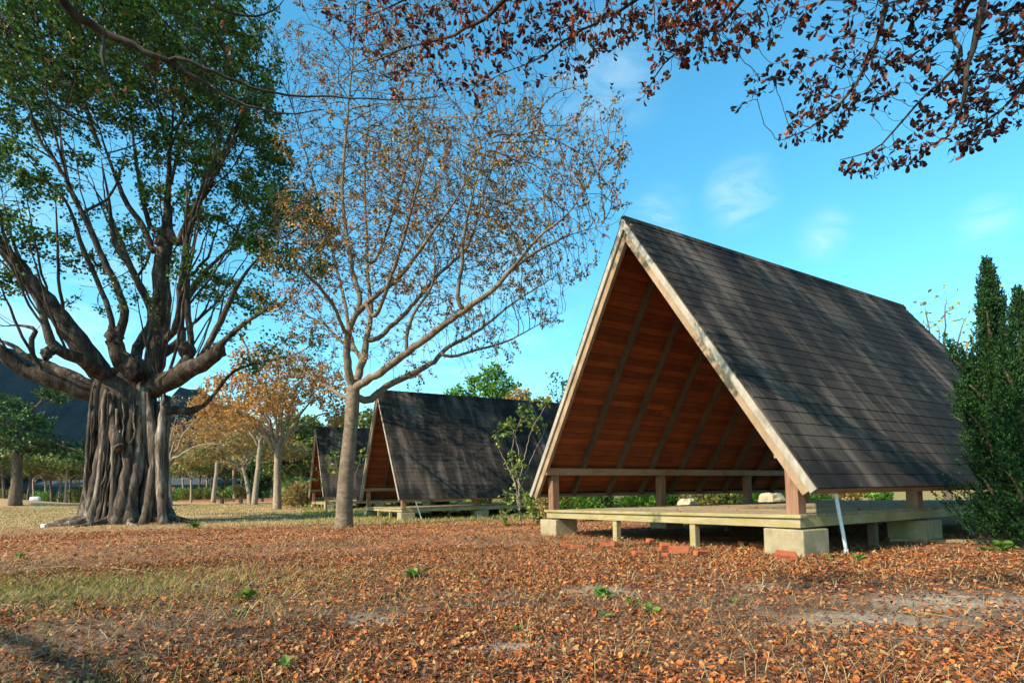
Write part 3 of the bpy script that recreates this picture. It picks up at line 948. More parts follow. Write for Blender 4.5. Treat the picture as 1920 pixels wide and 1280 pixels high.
    # fluted buttress core over the trunk
    # pale aerial roots fused to the trunk
    def root_tube(th0, r0, rb, rt, zt, twist, seed, name='aerial_root', flare=1.0, sub=None):
        q = np.random.RandomState(seed)
        m = 22
        z = np.linspace(-0.12, zt, m)
        f = z / zt
        core = np.interp(z, [0, 0.9, 2.2, 3.6, 4.6, 5.4], [1.26, 1.14, 1.06, 1.06, 1.10, 0.95])
        th = th0 + twist * f + np.cumsum(q.normal(0, 0.025, m))
        rad = (core * r0 + flare * 0.10 * np.exp(-np.maximum(z, 0) / 0.35))
        P = np.stack([gx + np.cos(th) * rad + 0.16 * f, gy + np.sin(th) * rad, g0 + z], 1)
        R = np.interp(f, [0, 0.12, 0.5, 1], [rb * 1.5, rb, (rb + rt) / 2, rt]) * (1 + 0.10 * np.sin(z * 4 + seed) + q.normal(0, 0.05, m))
        mb = MB(); mb.tube(P - inv, R, 10)
        return mb.build(name, M_BARK_ROOT, root, smooth=True)
    k = 0
    for i in range(21):
        th = -math.pi / 2 + (i - 10) * 0.21 + rs.normal(0, 0.06)
        big = rs.rand() < 0.32
        root_tube(th, 1.0 + rs.normal(0, .04), rs.uniform(0.15, 0.24) if big else rs.uniform(0.06, 0.13), rs.uniform(0.10, 0.2) if big else rs.uniform(0.04, 0.09),
                  rs.uniform(3.6, 5.2), rs.normal(0, 0.16), 100 + i, flare=1.3 if big else 0.6)
    for i in range(22):    # thin ones in front
        root_tube(-math.pi / 2 + rs.uniform(-1.9, 1.5), rs.uniform(1.07, 1.14), rs.uniform(0.025, 0.06), rs.uniform(0.02, 0.04), rs.uniform(3.0, 5.2), rs.normal(0, 0.3), 300 + i, flare=0.3)
    for i in range(9):     # rear side, coarser
        root_tube(math.pi / 2 + (i - 4) * 0.36, 0.97, rs.uniform(0.14, 0.26), rs.uniform(0.1, 0.2), rs.uniform(3.6, 5.0), rs.normal(0, 0.15), 200 + i)
    # a few that cross over or hang in front
    for (pts, r) in (([(196, 735), (200, 790), (192, 850), (172, 920), (150, 980)], .055), ([(205, 735), (213, 800), (222, 836), (226, 842)], .20),
                     ([(226, 838), (221, 875), (212, 915), (206, 980)], .07), ([(178, 880), (195, 920), (208, 962), (212, 984)], .045),
                     ([(250, 735), (250, 790), (254, 812), (246, 830)], .03), ([(170, 742), (166, 800), (164, 860), (160, 910), (166, 980)], .06),
                     ([(200, 795), (190, 830), (180, 875), (170, 925), (160, 982)], .10), ([(276, 735), (284, 800), (290, 860), (283, 920), (270, 984)], .16), ([(306, 738), (302, 800), (298, 860), (303, 930), (304, 984)], .15)):
        P = np.array([A(x, y, -0.98 - 0.05 * j - (0.12 if y > 960 else 0)) for j, (x, y) in enumerate(pts)])
        P[-1][2] = min(P[-1][2], g0 + 0.02) if pts[-1][1] > 950 else P[-1][2]
        t = np.linspace(0, len(P) - 1, 26)
        Q = np.stack([np.interp(t, range(len(P)), P[:, c]) for c in range(3)], 1)
        Q[1:-1] = (Q[:-2] + Q[1:-1] * 2 + Q[2:]) / 4
        Q[1:-1, 0] += rs.normal(0, 0.012, 24)
        mb = MB(); mb.tube(Q - inv, r * (1 + 0.12 * np.sin(t * 5)) * np.interp(t, [0, 0.9], [0.12, 1]), 9)
        mb.build('aerial_root', M_BARK_ROOT, root, smooth=True)
    # roots running out over the ground
    for i, a in enumerate((-2.9, -2.35, -1.9, -1.35, -0.8, -0.35, 0.1)):
        ln = rs.uniform(.9, 1.9); t = np.linspace(0, 1, 16)
        aa = a + .35 * np.sin(t * 3 + i) * t
        rr = 1.25 + ln * t
        X = gx + np.cos(aa) * rr; Y = gy + np.sin(aa) * rr
        Z = gz(X, Y) + .22 * (1 - t) ** 2 - .03 * t
        mb = MB(); mb.tube(np.stack([X, Y, Z], 1) - inv, np.interp(t, [0, 1], [rs.uniform(.12, .2), .02]), 8)
        mb.build('surface_root', M_BARK_ROOT, root, smooth=True)
    # burls at the pruned limbs
    for (px, py, dd, r) in ((214, 632, -1.0, .36), (350, 658, -.9, .34), (304, 452, 0.0, .32), (304, 560, .1, .34), (86, 664, -2.7, .22), (250, 690, -.9, .5), (409, 658, -1.2, .3)):
        c = A(px, py, dd)
        bm_n = 14
        mb = MB()
        th = np.linspace(0, 2 * math.pi, bm_n, endpoint=False); ph = np.linspace(-1.45, 1.45, 9)
        V = np.array([[math.cos(p) * math.cos(t), math.cos(p) * math.sin(t), math.sin(p)] for p in ph for t in th])
        V = V * (r * .72 * (1 + rs.normal(0, 0.2, (len(V), 1)))) * np.array([1, 1, 1.25]) + c - inv
        i = np.arange(8)[:, None] * bm_n; j = np.arange(bm_n)[None, :]
        mb.add(V, np.stack([i + j, i + (j + 1) % bm_n, i + bm_n + (j + 1) % bm_n, i + bm_n + j], -1).reshape(-1, 4))
        mb.build('burl', M_BARK_FIG, root, smooth=True)
    pos, ax = leaf_sites(sk, 4, 10.0, rs, 0.10, 1.0, droop=0.0, clump=2.5)
    mb = MB()
    leaves(mb, pos - inv, ax, rs.uniform(0.08, 0.15, len(pos)), 0.85, rs=rs, up=np.array([0, 0, 1.0]))
    mb.build('crown', M_LEAF_FIG, root)
    LOG.append(('fig', len(sk.p), len(pos)))


build_fig()


# ------------------------------------------------------------------ slim autumn almond tree in the middle
def build_almond():
    rs = np.random.RandomState(8)
    D0 = 16.3
    base = at(645, 988, D0)
    gx, gy = base[0], base[1]; g0 = g1(gx, gy)
    inv = np.array([gx, gy, g0])
    root = empty('almond_tree', inv)
    tag(root, 'slim autumn tree with smooth pale trunk and sparse rusty leaves in a fan crown', 'tree')
    A = lambda px, py, dd=0.0: at(px, py, D0 + dd)
    k = D0 / F
    sk = Skel()
    tr = sk.limb([np.array([gx, gy, g0 - 0.15]), A(645, 972), A(647, 920), A(652, 860), A(658, 800), A(661, 755), A(662, 728)], [r * k for r in (20, 16, 14.5, 13.5, 12.5, 13, 12)], step=0.16, wob=0.004, rs=rs)
    top = tr[-1]
    L = {}
    def limb(n, pts, radii, st): L[n] = sk.limb([A(*p) for p in pts], [r * k * .86 * (1 - .35 * i / len(radii)) for i, r in enumerate(radii)], st, step=0.2, wob=0.05, rs=rs, taper=0.7); return L[n]
    limb('1', [(653, 690, -.3), (651, 635, -.5), (662, 600, -.6), (680, 574, -.8), (747, 520, -1.4), (810, 437, -2.0), (860, 365, -2.5), (900, 280, -3)], [9, 9, 8, 7, 6.5, 6, 5, 4, 3], top)
    n = len(L['1'])
    limb('1b', [(674, 560, -.5), (662, 510, -.4), (650, 440, -.3), (642, 360, -.2), (647, 270, -.1), (655, 180, 0), (663, 90, 0), (667, -10, 0), (660, -90, 0)], [5.5, 6, 5.5, 5, 4.6, 4, 3.5, 3, 2.5, 2], L['1'][int(n * .28)])
    limb('2', [(677, 690, .4), (684, 655, .6), (694, 600, .9), (696, 570, 1.1), (690, 525, 1.4), (687, 440, 1.8), (684, 340, 2.2), (690, 240, 2.5), (700, 140, 2.8)], [9.5, 9, 8, 6, 5.5, 5, 4.5, 4, 3, 2.4], top)
    n = len(L['2'])
    limb('3', [(706, 635, .8), (760, 587, 1.2), (817, 520, 1.8), (877, 460, 2.4), (906, 370, 3.0), (935, 260, 3.4)], [6, 6, 5.5, 5, 4.5, 3.5, 2.5], L['2'][int(n * .15)])
    limb('4', [(690, 712, -.4), (760, 663, -1.0), (853, 593, -1.8), (927, 540, -2.4), (1010, 445, -3.2), (1065, 400, -3.8), (1120, 320, -4.4)], [9.5, 9, 8, 7, 6, 5, 4, 2.6], top)
    n = len(L['4'])
    limb('4b', [(858, 560, -2.0), (866, 500, -2.2), (870, 440, -2.4), (890, 350, -2.8), (920, 260, -3.2)], [5, 4.5, 4, 3.5, 3, 2.2], L['4'][int(n * .48)])
    limb('4c', [(762, 630, -1.2), (780, 580, -1.4), (808, 540, -1.6), (815, 480, -1.8), (800, 400, -2.0)], [4, 4, 3.5, 3, 2.6, 2], L['4'][int(n * .25)])
    limb('4d', [(960, 505, -2.6), (1010, 470, -2.6), (1070, 440, -2.6), (1125, 425, -2.6)], [4, 3.5, 3, 2.4, 1.8], L['4'][int(n * .62)])
    limb('5', [(690, 750, .2), (727, 723, .5), (770, 702, .8), (812, 679, 1.2), (837, 653, 1.5), (893, 622, 2.1), (960, 570, 2.9), (1030, 525, 3.6), (1090, 490, 4.2)], [9, 9, 8, 7.5, 7, 6, 5, 4, 3, 2], tr[-2])
    n = len(L['5'])
    limb('5b', [(850, 668, 1.2), (895, 655, 1.3), (950, 640, 1.5), (1020, 603, 1.8), (1058, 585, 2.0)], [4, 4, 3.4, 2.8, 2, 1.4], L['5'][int(n * .33)])
    limb('6', [(640, 742, .6), (615, 725, 1.2), (590, 710, 1.8), (560, 686, 2.4), (520, 640, 3)], [5, 5, 4.5, 4, 3, 2], tr[-3])
    limb('7', [(646, 620, -.9), (627, 577, -1.4), (600, 540, -1.9), (565, 505, -2.4), (530, 450, -3), (505, 380, -3.5)], [4.5, 4.5, 4.2, 4, 3.4, 2.8, 2], L['1'][8])
    limb('7b', [(640, 640, 1.0), (610, 610, 1.6), (575, 590, 2.2), (540, 560, 2.8)], [4, 4, 3.4, 3, 2], L['2'][6])
    limb('8', [(660, 640, 1.0), (645, 560, 2.0), (620, 460, 3.0), (590, 350, 3.8), (560, 240, 4.4), (520, 120, 5)], [5, 5, 4.6, 4, 3.4, 2.8, 2], L['2'][5])
    limb('9', [(705, 590, -1.5), (740, 500, -2.4), (770, 400, -3.2), (800, 280, -4), (815, 180, -4.5)], [4.5, 4.5, 4, 3.4, 2.8, 2], L['1'][int(len(L['1']) * .35)])
    limb('10', [(708, 480, 2.2), (740, 390, 2.8), (770, 290, 3.4), (800, 190, 4)], [4, 4, 3.4, 2.8, 2], L['2'][int(len(L['2']) * .4)])
    hand = len(sk.p)
    cl = [(660, 100, 110, .55, 0), (560, 130, 90, .5, 3), (600, 260, 90, .6, 1), (720, 200, 110, .7, 0), (830, 240, 100, .8, -1), (930, 260, 100, .8, 0), (1040, 260, 90, .9, -2),
          (1110, 280, 65, 1.2, -3), (1090, 370, 75, 1.2, -3), (1010, 360, 90, 1.0, -2), (900, 370, 100, 1, 1), (790, 350, 100, 1, -1), (690, 330, 90, .8, 0), (610, 400, 80, .8, -1),
          (560, 480, 70, .7, -2), (660, 480, 90, 1, 0), (760, 470, 90, 1, 1), (860, 490, 90, 1, 1), (960, 460, 90, 1.2, -1), (1050, 460, 70, 1.2, -2), (1110, 440, 30, .8, -3), (1010, 540, 70, 1.1, 2),
          (920, 590, 70, 1, 1), (820, 590, 80, 1, 0), (730, 580, 70, .9, 0), (640, 580, 70, .8, 0), (570, 590, 60, .9, 1), (1030, 600, 30, .8, 2), (870, 670, 45, .8, 1), (780, 700, 40, .6, 1), (940, 650, 45, .6, 1.5),
          (590, 670, 60, 1.2, 1.5), (560, 660, 50, 1.0, 2), (630, 690, 30, .8, 1), (520, 560, 50, .6, 2), (720, 650, 50, .5, 0), (500, 60, 60, .4, 4), (740, 60, 90, .45, 0), (640, -60, 120, .4, 0), (780, -60, 120, .3, 0),
          (900, 330, 130, .5, -3.5), (760, 300, 130, .5, 3.5), (980, 420, 100, .5, 3), (680, 420, 120, .5, -3), (840, 420, 120, .6, 4), (600, 300, 90, .4, 4), (1160, 290, 20, 1.5, -4), (1150, 210, 25, .7, -3)]
    AT = []
    for (px, py, r, w, dd) in cl:
        R = r * k
        AT.append(ball(A(px, py, dd), R, max(6, int(w * 300 * R * R)), rs, 0.0, (1, 1.2, 1)))
    AT = np.vstack(AT)
    sk.colonize(AT, 2.6, 0.15, 0.12, 100, trop=(0.02, 0, 0.06), seeds=[i for i in range(hand) if i > top], jitter=0.2, rs=rs, inertia=0.8)
    sk.finish(tip=0.0046, e=2.6)
    mb = MB(); sk.mesh(mb, rmin=0.017)
    b = mb.build('trunk', M_BARK_ALM, root, smooth=True); b.location = Vector(-inv)
    mb = MB(); sk.mesh(mb, rmax=0.017)
    b = mb.build('twigs', M_BARK_TWIG, root, smooth=True); b.location = Vector(-inv)
    pos, ax = leaf_sites(sk, 2, 2.8, rs, 0.035, 1.0, droop=0.1, clump=2.2)
    mb = MB(); leaves(mb, pos - inv, ax, rs.uniform(0.05, 0.105, len(pos)), 0.62, rs=rs)
    mb.build('crown', M_LEAF_ALM, root)
    LOG.append(('almond', len(sk.p), len(pos)))


build_almond()
#PART3
# ------------------------------------------------------------------ boughs hanging over the view from trees beside the camera
def build_overhang(name, label, trunk_pts, trunk_r, limbs, clumps, mats, seed, per, dens, D, leaf=(0.038, 0.070), trop=(0, 0, -0.03), max_h=2, extra=(), miny=1.2):
    rs = np.random.RandomState(seed)
    base = np.array(trunk_pts[0]); base[2] = g1(base[0], base[1])
    root = empty(name, base)
    tag(root, label, 'tree')
    A = lambda px, py, dd=0.0: at(px, py, D + dd)
    k = D / F
    sk = Skel()
    pts = [base - np.array([0, 0, 0.1])] + [np.array(p, float) for p in trunk_pts[1:]]
    tr = sk.limb(pts, trunk_r, step=0.25, wob=0.01, rs=rs)
    for (pre, pp, rr) in limbs:
        P = [np.array(p, float) for p in pre] + [A(*p) for p in pp]
        st = tr[-1]
        if not pre:      # forks off an earlier bough
            q = P[0]; st = int(np.argmin([np.linalg.norm(x - q) for x in sk.p])); P = P[1:]; rr = rr[1:]
            sk.limb(P, [rr[0] * k] + [r * k for r in rr], st, step=0.10, wob=0.12, rs=rs)
            continue
        sk.limb(P, [trunk_r[-1] * 0.4] + [0.04] * len(pre) + [r * k * .8 for r in rr], st, step=0.10, wob=0.12, rs=rs)
    hand = len(sk.p)
    tot = 0
    for ci, (mat, cls) in enumerate(clumps):
        AT = []
        for (px, py, r, w, dd) in cls:
            R = r * k
            AT.append(ball(A(px, py, dd), R, max(4, int(w * dens * R * R)), rs, 0, (1, 1.5, 0.8)))
        if ci == len(clumps) - 1: AT += [ball((x, y, z), r, n, rs, 0, (1, 1, .7)) for (x, y, z, r, n) in extra]
        AT = np.vstack(AT)
        near = [i for i in range(hand) if sk.p[i][1] > miny]
        sk.colonize(AT, 1.4, 0.05, 0.042, 60, trop=trop, seeds=near, jitter=0.25, rs=rs, inertia=0.5)
    sk.finish(tip=0.0018, e=2.4)
    mb = MB(); sk.mesh(mb)
    b = mb.build('trunk', M_BARK_DARK, root, smooth=True); b.location = Vector(-base)
    pos, ax = leaf_sites(sk, max_h, per, rs, 0.012, 1.0, droop=0.35, out=0.7)
    # every leaf takes the nearest clump's leaf material
    cc = np.array([np.append(A(c[0], c[1], c[4]), ci) for ci, (m, cls) in enumerate(clumps) for c in cls])
    if len(pos):
        near = cc[np.linalg.norm(pos[:, None, :] - cc[None, :, :3], axis=2).argmin(1), 3]
        for ci, (mat, cls) in enumerate(clumps):
            m = near == ci
            if not m.any(): continue
            mb = MB()
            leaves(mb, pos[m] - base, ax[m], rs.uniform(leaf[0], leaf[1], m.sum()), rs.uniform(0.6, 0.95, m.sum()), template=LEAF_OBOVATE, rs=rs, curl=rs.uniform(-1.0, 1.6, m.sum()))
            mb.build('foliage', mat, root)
    LOG.append((name, len(sk.p), len(pos)))


build_overhang('overhanging_almond_tree', 'red leaved tree whose boughs hang into the top right of the view',
    [(4.4, -3.0, 0), (4.3, -2.8, 1.5), (4.1, -2.4, 3.4), (3.9, -2.0, 4.6)], [0.24, 0.2, 0.17, 0.13],
    [([(4.2, 0.5, 5.6)], [(1880, -150, -.4), (1845, -20, -.2), (1832, 60, -.1), (1813, 120, 0), (1812, 160, 0), (1800, 210, .1), (1775, 258, .2)], [9, 8, 7, 6, 5, 4, 2.4]),
     ([(4.0, 0.5, 5.6)], [(1870, -80, -.3), (1800, 110, 0), (1735, 178, .2), (1685, 235, .3), (1640, 280, .4), (1575, 300, .5)], [6, 4, 3, 2.6, 2, 1.2]),
     ([(3.6, 0.6, 5.6)], [(1710, -120, -.1), (1668, 10, .1), (1645, 70, .2), (1622, 128, .3), (1575, 195, .4), (1520, 238, .5), (1470, 262, .6)], [7, 6, 5, 4.4, 3.4, 2.4, 1.3]),
     ([(4.5, 0.8, 5.4)], [(2010, -80, 0), (1950, 80, .1), (1905, 180, .2), (1850, 225, .2), (1800, 262, .2)], [6, 5, 4, 3, 1.6]),
     ([(3.0, 0.5, 5.8)], [(1500, -120, .2), (1410, -20, .4), (1360, 40, .5), (1300, 80, .6), (1245, 120, .7), (1205, 185, .8)], [6, 4.5, 4, 3, 2.2, 1.3]),
     ([(2.8, 0.5, 5.8)], [(1330, -130, .3), (1190, 0, .6), (1130, 36, .8), (1060, 76, 1.0), (1005, 112, 1.2), (950, 135, 1.3)], [7, 4.6, 4, 3.4, 2.4, 1.4]),
     ([(2.6, 0.5, 5.9)], [(1090, -130, .4), (948, 0, .7), (905, 36, .9), (855, 65, 1.0), (800, 80, 1.2), (755, 92, 1.4), (690, 120, 1.5)], [8, 6.4, 5.6, 4.6, 3.6, 2.6, 1.4]),
     ([(2.4, -0.6, 5.2), (.6, .2, 5.1), (-.8, .8, 4.7), (-1.9, 1.1, 4.35)], [(-1100, -2300, -2.5)], [4, 2]),
     ([(2.8, 0.4, 6.4)], [(1300, -300, 1.6), (1150, -420, 2.0), (1000, -350, 2.2), (850, -300, 2.1), (700, -250, 2.0), (560, -330, 2.3)], [6, 5.4, 4.6, 3.8, 2.8, 1.6]),
     ([(2.8, 0.4, 6.8)], [(1200, -640, 2.2), (1000, -620, 2.5), (850, -600, 2.6), (700, -520, 2.6), (540, -420, 2.5)], [6, 5, 4, 3, 1.6]),
     ([(2.6, 0.5, 5.9)], [(900, -140, .9), (820, -40, 1.1), (740, 10, 1.4), (660, 40, 1.6)], [5, 4, 2.6, 1.4])],
    [(M_LEAF_SHADED, [(1840, 60, 90, .8, 0), (1890, 120, 80, .9, .2), (1880, 200, 60, 1.2, .2), (1800, 150, 80, .6, .1), (1760, 250, 50, 1.0, .2), (1710, 280, 45, 1.2, .3), (1650, 300, 40, 1.3, .4), (1600, 310, 25, 1.0, .5), (1630, 322, 16, 1.4, .5), (1820, 265, 30, 1.1, .2),
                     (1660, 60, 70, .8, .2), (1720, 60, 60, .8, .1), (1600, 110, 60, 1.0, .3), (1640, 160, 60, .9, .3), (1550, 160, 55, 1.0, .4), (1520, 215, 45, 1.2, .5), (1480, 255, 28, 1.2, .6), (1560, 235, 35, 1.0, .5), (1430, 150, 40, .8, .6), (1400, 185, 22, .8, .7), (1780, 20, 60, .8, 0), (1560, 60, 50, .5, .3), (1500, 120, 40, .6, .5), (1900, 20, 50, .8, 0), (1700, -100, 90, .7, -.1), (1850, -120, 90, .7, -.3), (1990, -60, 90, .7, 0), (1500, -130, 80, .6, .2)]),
     (M_LEAF_RED, [(1340, 50, 75, 1.7, .5), (1390, 70, 40, 1.6, .5), (1270, 80, 60, 1.4, .6), (1300, 10, 80, 1.3, .5), (1215, 155, 28, 1.0, .8), (1240, 30, 60, 1.0, .6), (1450, 20, 60, .9, .4), (1500, 20, 40, .7, .3),
                    (1160, 30, 70, 1.4, .7), (1090, 70, 60, 1.2, .9), (1020, 50, 60, 1.2, 1.0), (950, 60, 60, 1.1, 1.0), (1000, 125, 40, .9, 1.2), (1080, 130, 35, .9, 1.1), (880, 70, 60, 1.0, 1.0), (820, 110, 55, 1.0, 1.2),
                    (760, 90, 55, 1.0, 1.4), (700, 60, 55, .8, 1.5), (880, 160, 40, .7, 1.2), (930, 130, 40, .7, 1.2), (800, 20, 60, 1.0, 1.2), (720, 0, 60, .8, 1.4), (640, 40, 45, .6, 1.6), (870, 10, 50, .9, 1.0), (1080, 10, 70, 1.1, .8), (740, 150, 40, .6, 1.5),
                    (1190, -90, 90, .7, .4), (1330, -100, 90, .7, .3), (950, -80, 90, .7, .7), (820, -110, 90, .6, .9), (700, -250, 150, .8, 2.0), (980, -350, 170, .7, 2.2), (1250, -330, 130, .7, 1.7), (520, -370, 140, .8, 2.4), (850, -600, 170, .7, 2.6), (1130, -640, 150, .7, 2.3), (640, -480, 130, .7, 2.5)])],
    None, 21, 2.5, 1500, 3.9, extra=((-1.9, 1.2, 4.3, .45, 130), (-1.0, .9, 4.6, .4, 110), (-2.6, 1.0, 4.5, .35, 80), (.2, .6, 5.0, .4, 70)), miny=-.5)

build_overhang('bare_bough_tree', 'dark nearly leafless bough reaching in from top left in front of the fig',
    [(-14.5, 0.2, 0), (-14.3, 0.3, 1.6), (-13.9, 0.6, 3.6), (-13.2, 1.0, 5.0)], [0.22, 0.19, 0.16, 0.12],
    [([(-10.5, 0.2, 5.0), (-8.0, -.6, 4.5), (-6.4, -.9, 4.0), (-5.2, -1.0, 3.6)], [(-3200, 600, -4.6)], [4, 2]),
     ([(-9.5, 2.6, 5.6), (-6.0, 3.8, 5.5)], [(40, -110, -.4), (115, 0, 0), (150, 28, .1), (185, 52, .2), (250, 88, .3), (310, 113, .4), (372, 148, .5), (430, 185, .6), (520, 212, .7), (610, 205, .8)], [15, 12, 11, 10, 8.6, 7.2, 5.6, 4, 2.4, 1.1]),
     ([], [(312, 110, .4), (345, 112, .4), (400, 135, .5), (450, 155, .6), (520, 176, .7), (620, 182, .9), (760, 188, 1.0), (830, 180, 1.1)], [4, 4, 3.6, 3.2, 2.6, 2, 1.4, .8]),
     ([], [(187, 60, .2), (192, 100, .2), (202, 145, .2), (218, 185, .25), (222, 195, .25)], [3.6, 3.4, 3, 2.4, 1.4]),
     ([], [(120, -30, -.1), (240, -60, 0), (340, -90, .2), (385, 0, .4), (430, 24, .5), (485, 31, .6), (520, 14, .7), (535, -4, .7)], [4, 3.6, 3.4, 3, 2.6, 2.2, 1.6, 1])],
    [(M_LEAF_RED, [(200, 190, 30, .25, .2), (130, 150, 60, .1, .2), (330, 190, 40, .2, .4), (400, 160, 40, .18, .5), (430, 120, 40, .15, .6), (470, 215, 25, .3, .6), (160, 75, 40, .15, .3), (420, 40, 16, .5, .5), (500, 10, 30, .2, .6), (330, 130, 40, .15, .4), (250, 140, 50, .1, .3)])],
    None, 22, 0.9, 900, 4.4, extra=((-5.7, -.9, 3.7, .55, 150), (-6.2, -.4, 3.9, .5, 120), (-5.0, -1.2, 3.4, .45, 100), (-6.6, -1.3, 4.0, .5, 110), (-5.6, .3, 3.8, .4, 70)), miny=-2.5, max_h=1)


# ------------------------------------------------------------------ smaller and farther trees
def spot(px, d, dz=0.0):
    x = at(px, 930, d)[0]
    return np.array([x, d, g1(x, d) + dz])


def gen_tree(name, seed, H, fork, r0, crown, bark, leafm, nat, leaf, per, di=None, step=None, lean=0.0, limbs=6, spread=0.45, max_h=2, squash=0.8, wid=0.8, trop=0.05, shape='ball', lspread=0.12, updir=True):
    """a tree at the origin; crown = list of (x,y,z,r,weight)"""
    rs = np.random.RandomState(seed)
    root = empty(name, (0, 0, 0))
    sk = Skel()
    tr = sk.limb([(0, 0, -0.3), (lean * 0.3, 0, fork * 0.35), (lean * 0.7, 0.05, fork * 0.7), (lean, 0, fork)], [r0 * 1.3, r0, r0 * 0.9, r0 * 0.85], step=fork / 8, wob=0.03, rs=rs)
    top = tr[-1]
    for i in range(limbs):
        c = crown[i % len(crown)]
        a = rs.uniform(0, 6.28) if i >= len(crown) else None
        t = np.array(c[:3]) + rs.normal(0, c[3] * 0.35, 3)
        p0 = sk.p[top]
        mid = p0 + (t - p0) * 0.5 + np.array([0, 0, (0.10 if updir else -0.05) * np.linalg.norm(t - p0)])
        sk.limb([mid, t], [r0 * 0.5, r0 * 0.3, r0 * 0.12], top if i % 2 else tr[-2], step=H / 24, wob=0.25, rs=rs)
    hand = len(sk.p)
    AT = np.vstack([ball(c[:3], c[3], max(5, int(nat * 2.2 * c[4])), rs, 0, (1, 1, squash)) for c in crown])
    step = step or H / 42
    sk.colonize(AT, di or H * 0.4, step * 1.6, step, 50, trop=(0, 0, trop), seeds=[i for i in range(hand) if i >= top], jitter=0.22, rs=rs, inertia=0.6)
    sk.finish(tip=r0 * 0.028, e=2.4)
    mb = MB(); sk.mesh(mb)
    mb.build('trunk', bark, root, smooth=True)
    pos, ax = leaf_sites(sk, max_h, per * 1.5, rs, lspread, 1.0)
    mb = MB()
    leaves(mb, pos, ax, rs.uniform(leaf * 0.7, leaf * 1.2, len(pos)), wid, rs=rs, up=np.array([0, 0, 1.0]))
    mb.build('crown', leafm, root)
    LOG.append((name, len(sk.p), len(pos)))
    return root


def put(o, p, rz=0.0, s=1.0, label=None, cat='tree', group=None):
    o.location = Vector(p); o.rotation_euler = (0, 0, rz); o.scale = (s, s, s)
    return tag(o, label, cat, group)


M_LEAF_RUST = leaf_mat('rust_leaf', [(0.0, (0.20, 0.10, 0.04)), (0.4, (0.40, 0.19, 0.055)), (0.7, (0.55, 0.28, 0.08)), (1.0, (0.42, 0.32, 0.09))], 0.35, 0.6, 0.2, 0.3)
M_LEAF_TAN = leaf_mat('tan_leaf', [(0.0, (0.22, 0.14, 0.06)), (0.5, (0.40, 0.27, 0.11)), (0.8, (0.36, 0.32, 0.10)), (1.0, (0.22, 0.28, 0.06))], 0.35, 0.6, 0.3, 0.25)
M_LEAF_DARK = leaf_mat('dark_green_leaf', [(0.0, (0.012, 0.035, 0.010)), (0.5, (0.035, 0.085, 0.018)), (0.85, (0.08, 0.16, 0.03)), (1.0, (0.14, 0.22, 0.04))], 0.25, 0.5, 0.3, 0.35)
M_LEAF_MID = leaf_mat('mid_green_leaf', [(0.0, (0.06, 0.085, 0.018)), (0.5, (0.14, 0.18, 0.035)), (0.8, (0.25, 0.26, 0.05)), (1.0, (0.36, 0.27, 0.07))], 0.3, 0.5, 0.3, 0.3)
M_LEAF_BRIGHT = leaf_mat('bright_green_leaf', [(0.0, (0.035, 0.10, 0.012)), (0.5, (0.09, 0.22, 0.02)), (0.85, (0.18, 0.34, 0.04)), (1.0, (0.28, 0.40, 0.06))], 0.35, 0.5, 0.3, 0.5)
M_LEAF_YEL = leaf_mat('yellow_leaf', [(0.0, (0.16, 0.20, 0.03)), (0.4, (0.30, 0.32, 0.04)), (0.75, (0.48, 0.36, 0.04)), (1.0, (0.42, 0.22, 0.05))], 0.4, 0.5, 0.2, 1.0)
M_LEAF_SAP = leaf_mat('sapling_leaf', [(0.0, (0.03, 0.07, 0.015)), (0.5, (0.09, 0.17, 0.03)), (0.8, (0.26, 0.30, 0.05)), (1.0, (0.42, 0.40, 0.07))], 0.35, 0.45, 0.35, 1.3)
M_LEAF_JUN = leaf_mat('juniper_scale', [(0.0, (0.006, 0.016, 0.007)), (0.5, (0.011, 0.036, 0.010)), (0.85, (0.026, 0.076, 0.017)), (1.0, (0.065, 0.135, 0.028))], 0.15, 0.6, 0.3, 1.6, 0.15)

# big rusty tree beyond the almond
o = gen_tree('vase_tree', 31, 10.5, 4.0, 0.22, [(-2.6, .6, 7.4, 1.8, 1), (-0.8, -1.2, 8.6, 1.8, 1), (1.0, .8, 8.8, 1.8, 1), (2.8, -.4, 7.6, 1.8, 1), (-3.6, -.6, 6.4, 1.3, .8), (3.6, .6, 6.2, 1.2, .7), (0, 1.6, 7.0, 1.6, .8), (0, -1.8, 6.8, 1.6, .8), (-1.6, -1.5, 5.7, 1.2, .5)], M_BARK_PALE, M_LEAF_RUST, 640, 0.18, 6.5, limbs=13)
put(o, spot(520, 35), 0.3, 1.0, 'rust leaved vase shaped tree with pale trunk, nearest behind the slim autumn tree', group=None)
# flatter tan trees and pale-trunked ones
o = gen_tree('umbrella_tree', 32, 7.5, 3.4, 0.18, [(-3.6, 0, 4.6, 1.8, 1), (-1.4, 1.2, 5.6, 1.8, 1), (1.4, -.8, 5.6, 1.8, 1), (3.4, .4, 4.7, 1.6, 1), (-5.4, -.4, 4.0, 1.3, .7), (0.2, 0, 6.6, 1.5, .8)], M_BARK_PALE, M_LEAF_TAN, 380, 0.22, 4.5, limbs=8, lean=-0.7, squash=.5)
put(o, spot(470, 50), 0.0, 1.0, 'flat topped tan tree with leaning pale trunk, left of the rusty vase tree')
o = gen_tree('autumn_tree', 33, 11.5, 5.4, 0.21, [(-2.4, 0, 7.6, 1.9, 1), (0, 1.0, 9.2, 1.8, 1), (2.2, -.6, 8.2, 1.8, 1), (-4.0, .4, 6.4, 1.5, .8), (0.4, -1.4, 7.2, 1.5, .8)], M_BARK_PALE, M_LEAF_RUST, 380, 0.22, 4.0, limbs=8, lean=0.5)
autumn_proto = o
put(o, spot(477, 47), 0.0, 1.0, 'orange brown tree with straight whitish trunk, behind the rusty vase tree')
